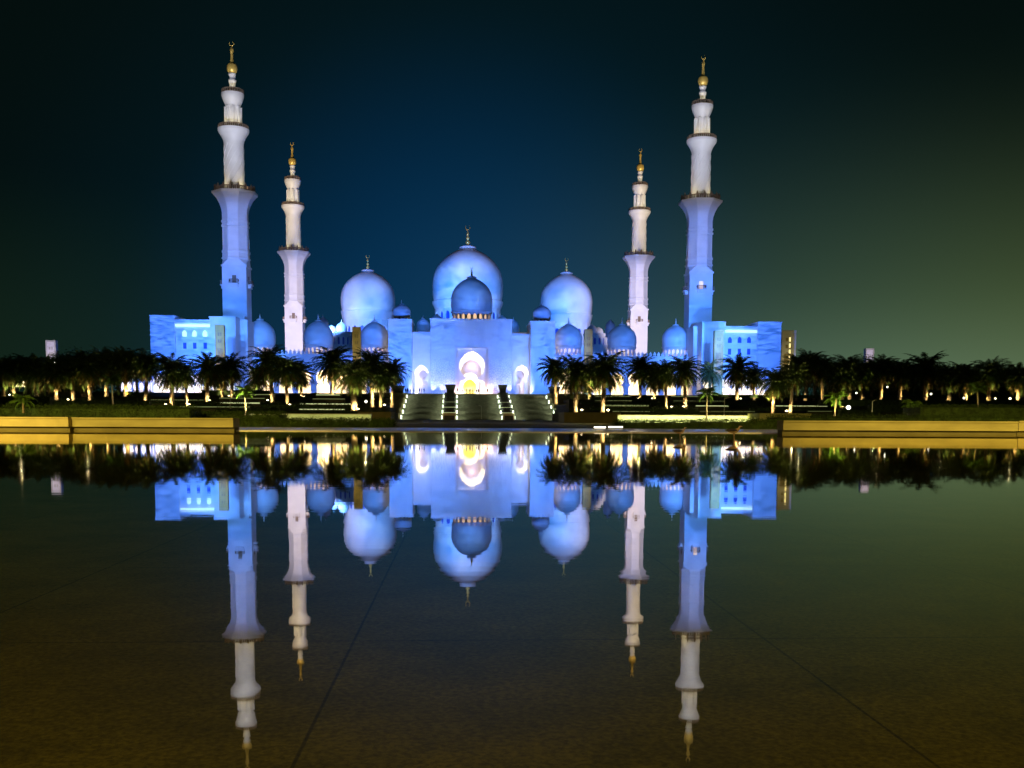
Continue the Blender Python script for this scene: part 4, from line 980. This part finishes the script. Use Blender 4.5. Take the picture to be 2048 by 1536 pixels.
PL = [ # px, crown y, base y, radius, lit, label
 (6, 738, 800, 48, 0, 'dark date palm cut by the left edge of the picture'),
 (27, 742, 797, 36, 1.6, 'date palm near the left edge with its bent trunk lit warm yellow'),
 (72, 742, 800, 44, 0, 'dark date palm right of the yellow lit palm at the left edge'),
 (112, 745, 803, 44, 0.3, 'dark date palm under the distant pale light tower on the left'),
 (146, 742, 808, 44, 1.3, 'date palm with a short stubby lit trunk, in the dark grove left of the mosque'),
 (180, 733, 810, 42, 0.4, 'dark date palm midway in the grove left of the mosque'),
 (212, 728, 800, 45, 0.3, 'tall dark date palm in the grove left of the mosque, slanting trunk beside it'),
 (250, 726, 802, 46, 0.3, 'dark date palm left of the left wing, second from it'),
 (290, 728, 818, 46, 1.2, 'date palm against the left corner of the left wing, its trunk brightly lit'),
 (343, 738, 820, 44, 1.2, 'date palm below the left block of the left wing, trunk lit to the hedge'),
 (374, 748, 816, 34, 1.2, 'smaller date palm below the arched windows of the left wing'),
 (413, 736, 804, 42, .8, 'date palm in front of the left wing, just left of its light tower'),
 (464, 734, 798, 42, .9, 'date palm in front of the left wing, just right of its light tower'),
 (444, 752, 797, 30, .5, 'small date palm partly hidden, at the foot of the left wing light tower'),
 (516, 752, 797, 34, .9, 'date palm low in front of the leftmost arcade dome'),
 (545, 722, 806, 48, .8, 'tallest date palm left of the farther left minaret, rising over the arcade'),
 (575, 738, 812, 44, 1.2, 'date palm in front of the farther left minaret with a bright lamp at its foot'),
 (603, 745, 800, 36, .9, 'date palm right of the farther left minaret'),
 (664, 724, 798, 42, .6, 'open crowned date palm left of the arcade light tower'),
 (744, 728, 812, 48, .6, 'dark date palm in front of the arcade dome nearest the gatehouse, left side'),
 (784, 742, 812, 38, .5, 'date palm leaning against the left corner tower of the gatehouse'),
 (760, 752, 820, 40, 1.1, 'date palm left of the stairs with a bright lamp at its foot'),
 (1112, 738, 806, 40, .6, 'date palm against the right corner tower of the gatehouse'),
 (1152, 746, 824, 50, 1.0, 'wide date palm right of the stairs on the olive planter, left of two'),
 (1206, 736, 824, 50, 1.1, 'wide date palm right of the stairs on the olive planter, right of two'),
 (1180, 752, 800, 34, .6, 'date palm half hidden at the foot of the light tower right of the gatehouse'),
 (1281, 736, 798, 40, 1.3, 'date palm in front of the farther right minaret, trunk lit orange'),
 (1310, 750, 800, 36, .8, 'low date palm right of the farther right minaret'),
 (1333, 745, 812, 42, 1.1, 'date palm in front of the rightmost arcade dome, left of two'),
 (1372, 738, 814, 42, 1.2, 'date palm in front of the rightmost arcade dome, right of two'),
 (1420, 743, 792, 34, 0, 'dark date palm just left of the light tower of the right wing'),
 (1474, 738, 800, 42, 1.1, 'date palm in front of the right wing windows with orange lit dry fronds'),
 (1508, 752, 800, 32, .3, 'small dark date palm below the right wing'),
 (1546, 762, 822, 42, .5, 'olive lit date palm below the right end of the right wing'),
 (1582, 752, 822, 44, 1.2, 'date palm below the broad beige light tower, trunk lit'),
 (1612, 728, 798, 46, .15, 'tall black date palm right of the broad beige light tower'),
 (1645, 734, 798, 42, .15, 'black date palm second right of the broad beige light tower'),
 (1684, 752, 812, 40, 1.0, 'date palm with orange lit fronds behind the yellow green young palm'),
 (1700, 738, 798, 40, .15, 'black date palm left of the right distant light tower'),
 (1724, 748, 810, 38, 1.2, 'date palm right of the yellow green young palm, with a short bright trunk'),
 (1762, 736, 800, 42, .2, 'black date palm right of the right distant light tower'),
 (1800, 744, 800, 42, .15, 'black date palm above the small bushy palm on the right'),
 (1852, 738, 802, 46, .2, 'tall black date palm midway between the distant tower and the right edge'),
 (1897, 752, 806, 40, .8, 'date palm with a faintly lit trunk near the right edge'),
 (1932, 750, 806, 40, .5, 'date palm left of the green lit palm near the right edge'),
 (1978, 744, 808, 46, 1.0, 'large date palm near the right edge with a lit trunk'),
 (2036, 752, 808, 44, .5, 'date palm cut by the right edge of the picture'),
]
lamps = []
for i, (px, yc, yb, rad, lit, lab) in enumerate(PL):
    c, L = palm(px, yc, yb, rad, lab, lit)
    if L is not None and lit >= .8: lamps.append((L, px, lab))
c, L = palm(708, 748, 822, 46, 'stout date palm left of the stairs with a thick golden lit trunk', 1.6, proto=ST); lamps.append((L, 708, 'stout'))
for L, px, lab in lamps:
    uplight(L, 0, 'small bright ground lamp at the foot of the ' + (' '.join(lab.split()[:7]) if lab != 'stout' else 'stout palm with the thick golden trunk'))
# background row of the same grove behind, all dark
BG = [(52, 730), (92, 736), (134, 733), (168, 728), (232, 722), (272, 722), (1595, 735), (1630, 738), (1668, 745), (1745, 750), (1782, 745), (1822, 748), (1872, 752), (1915, 760), (1955, 760), (2010, 750), (165, 750), (20, 755)]
for i, (px, yc) in enumerate(BG):
    d = 250+rng.random()*60; z0 = ZP if d > 262 else 4.75
    u = UX_(px, d, yc); c = copy_tree(PAL[i % 4]); c.location = W(u, d, z0); c.rotation_euler = (0, 0, rng.uniform(0, 6.28)); h = UZ(yc, d, px)-z0; sc = 1.25
    for ch in c.children:
        if ch.name.startswith('trunk'): ch.scale = (1.2, 1.2, h/7)
        else: ch.scale = (sc, sc, sc); ch.location = (0, 0, h-7*sc)
    side = 'left' if px < 900 else 'right'; nth = ['first','second','third','fourth','fifth','sixth','seventh','eighth','ninth','tenth'][sorted([q for q, _ in BG if (q < 900) == (px < 900)]).index(px)]
    tag(c, f'unlit background palm of the rear row {side} of the mosque, {nth} from the left', 'palm tree', 'date palms in front of the mosque')
# young palms
def young(px, yc, yb, d, lab, pr, power=60, col=(.95, 1.0, .35), s=1.0, first=False):
    z0 = max(0.0, UZ(yb, d, px)); u = UX_(px, d, yb); H = UZ(yc, d, px)-z0
    c = YP[pr] if first else copy_tree(YP[pr]); c.location = W(u, d, z0); c.rotation_euler = (0, 0, rng.uniform(0, 6)); zs = H/1.9
    for ch in c.children:
        if ch.name.startswith('trunk'): ch.scale = (s, s, zs)
        else: ch.scale = (s, s, s); ch.location = (0, 0, 1.9*(zs-s))
    tag(c, lab, 'palm tree', 'young palms near the pool')
    spot(W(u-.5, d-1.3, z0+.1), W(u, d, z0+H), power, col, 75, .8, .08)
    spot(W(u+.5, d-1.5, z0+.1), W(u, d, z0+.4*H), power*.5, (1, .95, .6), 75, .8, .08)
young(47, 801, 826, 62, 'small young palm with drooping fronds before the hedge at the left edge', 0, 22, s=.75, first=True)
young(492, 782, 834, 100, 'young palm left of the stairs with a glowing yellow crown on a slim lit trunk', 1, 2400, (1, .95, .35), s=1.1, first=True)
young(1413, 786, 843, 92, 'young palm with a green lit crown before the bright scalloped wall', 0, 420, s=1.05)
young(1669, 795, 834, 75, 'yellow green young palm lit brightly behind the right pool wall', 1, 560, (1, 1, .25), s=.9)
young(1824, 810, 826, 75, 'low bushy young palm without a visible trunk, right of the thin lamp post', 0, 35, s=.75)
young(1955, 776, 822, 88, 'slim young palm with a faintly green lit crown near the right edge', 1, 80, s=.95)
young(226, 760, 812, 120, 'slender young palm among the dark grove, lit faint green, left of the mosque', 1, 110, s=1.2)

# broadleaf trees on the far left and right
def make_tree(seed):
    rg = random.Random(seed); root = empty('broadleaf_tree', (0, 0, -50)); mb = MB()
    mb.tube([(0,0,0), (.1,0,1.2), (.05,.1,2.4)], [.28,.22,.18], 8)
    ends = []
    for i in range(7):
        a = i*2.4; e = Vector((math.cos(a)*2.2, math.sin(a)*2.2, 4.2+rg.uniform(-.5, 1.4))); mb.tube([(.05,.1,2.3), tuple(e*.55+Vector((0,0,.8))), tuple(e)], [.13,.08,.03], 5); ends.append(e)
    mb.build('trunk', M['bark'], root); mb = MB()
    for i in range(5200):
        c = rg.choice(ends)+Vector((rg.gauss(0,.95), rg.gauss(0,.95), rg.gauss(0,.7)))
        a = Vector((rg.gauss(0,1), rg.gauss(0,1), rg.gauss(0,1))).normalized()*.17; b_ = a.orthogonal().normalized()*.1
        mb.add([c-a, c+b_, c+a, c-b_], [(0,1,2,3)])
    mb.build('crown', M['leaf'], root); return root
TR = [make_tree(3), make_tree(9)]
for i, (px, yt, d, lab) in enumerate(((60, 712, 250, 'dark broadleaf tree crown at the far left behind the palms'), (165, 705, 255, 'dark broadleaf tree left of the mosque, behind the grove of palms'), (235, 702, 260, 'tallest dark broadleaf tree, near the left wing'),
                                 (1730, 722, 250, 'dark broadleaf tree below the right distant light tower'), (1905, 730, 250, 'dark broadleaf tree between tall palms near the right edge'))):
    c = TR[i] if i < 2 else copy_tree(TR[i % 2]); z0 = 4.75; u = UX_(px, d, yt); c.location = W(u, d, z0); s = (UZ(yt, d, px)-z0)/6.6; c.scale = (s*1.15, s*1.15, s); c.rotation_euler = (0, 0, i)
    tag(c, lab, 'tree', 'broadleaf trees behind the palms')

# ------------------------------------------------------------------ lamp posts
def post(px, yt, yb, d, lab, glow_=0, arm=1):
    u, z1 = U(px, yt, d); z0 = max(0, UZ(yb, d, px)); root = empty('lamp_post', W(u, d, z0), TH, lab, 'lamp post', 'slim lamp posts'); H = z1-z0; r = d*.00028
    mb = MB(); mb.lathe([(r*2, 0), (r*1.8, .1), (r, .15), (r*.8, H)], 8); mb.build('pole', M['greystone'], root)
    mb = MB(); mb.tube([(0,0,H-.02), (arm*.12*H, 0, H+.02), (arm*.25*H, 0, H+.06*H)], [r*.8, r*.8, r*.5], 6)
    hd = mb.build('arm', M['greystone'], root)
    mb = MB(); mb.box(min(arm*.2*H, arm*.42*H), max(arm*.2*H, arm*.42*H), -r*2, r*2, H+.06*H, H+.06*H+r*2); mb.build('lamp_head', M['metal'], root)
    if glow_: point((0, -.4, H*.5), glow_, (.9, 1, .5), .05, parent=root)
post(1745, 802, 824, 66, 'thin lamp post with a bent head behind the right pool wall', 4)
post(1449, 797, 832, 80, 'thin dark lamp post right of the green lit young palm', 2, 1)
post(963, 812, 838, 120, 'thin lamp post standing before the middle flight of stairs', 1, -1)
post(460, 793, 818, 110, 'thin lamp post in front of the left terraces', 1, -1)
# globe lights among the trees
GL = [(254, 787, 230, .22, 'orange round lamp at ground level left of the left wing', 'lampo'), (647, 745, 240, .2, 'white globe lamp high among the palms left of the arcade light tower', 'lampw'), (732, 803, 205, .26, 'bright globe lamp between the stout palm and the stairs', 'lampw'),
      (1697, 815, 120, .25, 'large white globe lamp behind the yellow green young palm', 'lampw'), (1713, 786, 230, .18, 'small white lamp in the dark grove right of the mosque', 'lampw'), (1928, 796, 200, .2, 'white lamp low between palms near the right edge', 'lampw'),
      (2020, 797, 200, .22, 'warm globe lamp low at the right edge', 'lamp'), (1614, 738, 260, .3, 'cluster lamp shining through a black palm right of the mosque', 'lampw'), (1614, 774, 262, .24, 'bluish white lamp low behind the black palms right of the mosque', 'lampw'),
      (232, 720, 262, .28, 'lamp shining high through the trees left of the mosque', 'lampw'), (110, 725, 262, .22, 'faint lamp in the trees below the left distant tower', 'lampw'), (9, 759, 262, .2, 'small lamp at the far left edge among trunks', 'lampw'), 
      (84, 762, 262, .2, 'white lamp low in the left grove, first of a row of three', 'lampw'), (97, 762, 262, .2, 'white lamp low in the left grove, second of a row of three', 'lampw'), (115, 761, 262, .24, 'white lamp low in the left grove, third of a row of three', 'lampw'),
      (1775, 774, 262, .22, 'small white lamp low in the right grove, leftmost', 'lampw'), (1862, 788, 250, .24, 'white lamp low in the middle of the right grove', 'lampw'), (1991, 797, 230, .18, 'small lamp beside a lit trunk near the right edge', 'lamp')]
M['lampo'] = mat('amber_lens', (.9, .7, .3), .4, emit=(1, .55, .05), estr=4)
gproto = None
for px, py, d, r, lab, mm in GL:
    u, z = U(px, py, d); hgt = 1.2
    root = empty('globe_lamp', W(u, d, z), TH, lab, 'lamp', 'globe lamps in the gardens')
    mb = MB(); mb.lathe([(r*math.cos(a), r*math.sin(a)) for a in [math.pi*(-.5+i/8) for i in range(9)]], 12); mb.build('globe', M[mm], root)
    mb = MB(); mb.lathe([(.06, -min(z, 3.0)), (.05, -r*.9)], 6); mb.build('post', M['metal'], root)
# far left: lit pavilion wall glowing between trunks, right of it blue tinted tents
def glow_wall(px0, px1, yt, yb, d, m, lab, n):
    a, z1 = U(px0, yt, d); b2, _ = U(px1, yt, d); c = (a+b2)/2; z0 = UZ(yb, d, px0)
    root = empty('gallery', W(c, d, z0), TH, lab, 'gallery', 'low lit galleries beside the mosque'); per = (b2-a)/n
    mb = MB()
    for i in range(n): bay(mb, a-c+i*per, a-c+(i+1)*per, 0, z1-z0, round_arch(a-c+(i+.5)*per, 0, per*.33, (z1-z0)*.55, 6), 0, .6)
    mb.build('arch_wall', M['marble'], root); mb = MB(); mb.box(a-c, b2-c, 4, 4.4, 0, z1-z0); mb.box(a-c, b2-c, .603, 4, z1-z0-.3, z1-z0-.05); mb.build('rear_wall', M['marble2'], root)
    for i in range(0, n, 2): point((a-c+(i+.5)*per, 2.2, (z1-z0)*.6), m[1], m[0], .25, parent=root)
glow_wall(228, 300, 757, 783, 282, ((.85, .8, 1.0), 420), 'low arched gallery glowing white, left of the left wing', 6)
glow_wall(16, 50, 754, 773, 282, ((1, .9, .45), 500), 'small yellow lit gallery glimpsed at the far left', 3)
# lawn lit from lamps on the left
mb = MB(); a, b2 = UX_(-40, 264), UX_(200, 264)
ob = quad_sheet('lawn', [tuple(W(a, 263, ZP-3.2+3.22)), tuple(W(b2, 263, ZP+.02)), tuple(W(b2, 281, ZP+.02)), tuple(W(a, 281, ZP+.02))], M['grass'])
for px in (20, 70, 130):
    point(W(UX_(px, 235), 238, 7.2), 260, (1, .9, .4), .3)

# ------------------------------------------------------------------ glowing bars in place of motion-blurred light streaks by the pool
for px0, px1, py, Y, lab in ((1186, 1214, 855, 47.0, 'glowing bar standing for a blurred light streak right of the stairs, nearer one'), (1215, 1248, 852, 49.0, 'glowing bar standing for a blurred light streak right of the stairs, farther one')):
    a, b2 = WY(px0, py, Y), WY(px1, py, Y); c = (a.x+b2.x)/2
    root = empty('streak_bar', (c, Y, .03), 0, lab, 'light streak', 'blurred light streaks by the pool')
    hw = (b2.x-a.x)/2
    mb = MB(); mb.box(-hw, hw, 0, .18, 0, .06); mb.build('base', M['metal'], root)
    mb = MB(); mb.box(-hw+.06, hw-.06, -.02, .16, .062, .125); mb.build('lens', M['lampw'], root)
    point((0, .9, .25), 6, (1, .6, .15), .05, parent=root)

# ------------------------------------------------------------------ birds and people
def skin_mesh(name, joints, edges, m, parent=None, sub=1):
    me = bpy.data.meshes.new(name); me.from_pydata([j[:3] for j in joints], edges, []); me.materials.append(m)
    ob = bpy.data.objects.new(name, me); COL.objects.link(ob)
    if parent: ob.parent = parent
    s = ob.modifiers.new('skin', 'SKIN'); s.use_smooth_shade = True
    if not me.skin_vertices: me.skin_vertices.new()
    for i, j in enumerate(joints): me.skin_vertices[0].data[i].radius = (j[3], j[3] if len(j) < 5 else j[4])
    me.skin_vertices[0].data[0].use_root = True
    sb = ob.modifiers.new('sub', 'SUBSURF'); sb.levels = sub; sb.render_levels = sub
    dg = bpy.context.evaluated_depsgraph_get(); me2 = bpy.data.meshes.new_from_object(ob.evaluated_get(dg)); ob.modifiers.clear(); ob.data = me2
    me2.name = name
    if not me2.materials: me2.materials.append(m)
    return ob
def bird(px, py, Y, s, lab, up):
    p = WY(px, py, Y); root = empty('wading_bird', (p.x, Y, 0), R(8), lab, 'bird', 'birds wading in the pool'); root.scale = (s, s, s)
    # body leans forward, tail left, head right
    J = [(0,0,.20,.058),(-.07,0,.205,.052),(-.13,0,.215,.032),(-.19,0,.222,.014),(.06,0,.215,.052),(.105,0,.245,.03),(.125,0,.285 if up else .262,.020),(.135,0,.315 if up else .285,.024),(.165,0,.312 if up else .282,.012),(.20,0,.305 if up else .275,.004)]
    E = [(0,1),(1,2),(2,3),(0,4),(4,5),(5,6),(6,7),(7,8),(8,9)]
    L = len(J)
    for sg in (-1, 1):
        b0 = len(J); J += [(.005,sg*.022,.155,.014),(.0,sg*.022,.10,.006),(.012,sg*.022,.0,.005),(.04,sg*.022,-.018,.004)]; E += [(0,b0),(b0,b0+1),(b0+1,b0+2),(b0+2,b0+3)]
    skin_mesh('body', J, E, M['plumage'], root, 2)
    for sg in (-1, 1):
        mb = MB(); ps = []
        mb.tube([(.05, sg*.05, .225), (-.02, sg*.058, .23), (-.10, sg*.046, .228), (-.17, sg*.024, .228), (-.21, sg*.012, .228)], [.014, .034, .03, .016, .004], 8)
        mb.build('wing', M['darkwing'], root)
bird(1360, 862, 27, .98, 'brown wading bird standing in the pool, the left and smaller looking of the pair', True)
bird(1468, 862, 26.5, 1.12, 'brown wading bird with pale cheek near the right wall, right one of the pair', True)
def person(u, d, z, s, lab, m, pose):
    w_ = pose*.06
    J = [(0,0,.95,.15,.11),(0,0,1.2,.155,.11),(0,0,1.42,.15,.09),(0,0,1.52,.05),(0,0,1.62,.09,.10),(0,0,1.72,.07)]
    E = [(0,1),(1,2),(2,3),(3,4),(4,5)]
    for sg in (-1, 1):
        b0 = len(J); J += [(sg*.10,0,.88,.09),(sg*(.11+w_),sg*pose*.05,.48,.062),(sg*(.12+w_),sg*pose*.09,.08,.042),(sg*(.12+w_),sg*pose*.09-.14,.04,.035)]; E += [(0,b0),(b0,b0+1),(b0+1,b0+2),(b0+2,b0+3)]
        b1 = len(J); J += [(sg*.20,0,1.40,.055),(sg*.25,.02,1.13,.042),(sg*(.24+w_),-.06-pose*.05,.87,.033),(sg*(.24+w_),-.09,.78,.03)]; E += [(2,b1),(b1,b1+1),(b1+1,b1+2),(b1+2,b1+3)]
    ob = skin_mesh('person', J, E, m, None, 1); ob.location = W(u, d, z); ob.rotation_euler = (0, 0, TH+pose*2.3); ob.scale = (s,)*3
    return tag(ob, lab, 'person', 'people at the top of the stairs')
PP = [(811,'leftmost dark standing person beside the left corner tower'),(815,'second person from the left, close to the leftmost one'),(821,'third person from the left, at the left end of the stair top'),(826,'person in reddish clothing at the foot of the left porch pilaster',1),
      (838.5,'lone dark person in front of the left porch arch'),(843.5,'left one of two people standing close together by the left porch'),(848,'right one of two people standing close together by the left porch'),
      (915.5,'person with a raised head at the left edge of the glowing portal'),(924,'low person just right of the left portal edge'),(933,'person standing before the left half of the glowing portal'),(940,'person at the middle of the glowing portal'),(945.5,'person just left of the pair before the glowing portal'),(953,'person before the right half of the glowing portal',1),(957,'short person at the right edge of the glowing light',1),(966,'person right of the glowing portal'),(975,'rightmost person on the stair top by the portal frame')]
for i, q in enumerate(PP):
    rg = rng.random(); person(UX_(q[0], 263.4+rg), 263.4+rg*1.0, ZP, .80+.16*rng.random(), q[1], M['cloth2'] if len(q) > 2 else M['skin'], rng.choice((.2, .6, 1.0)))
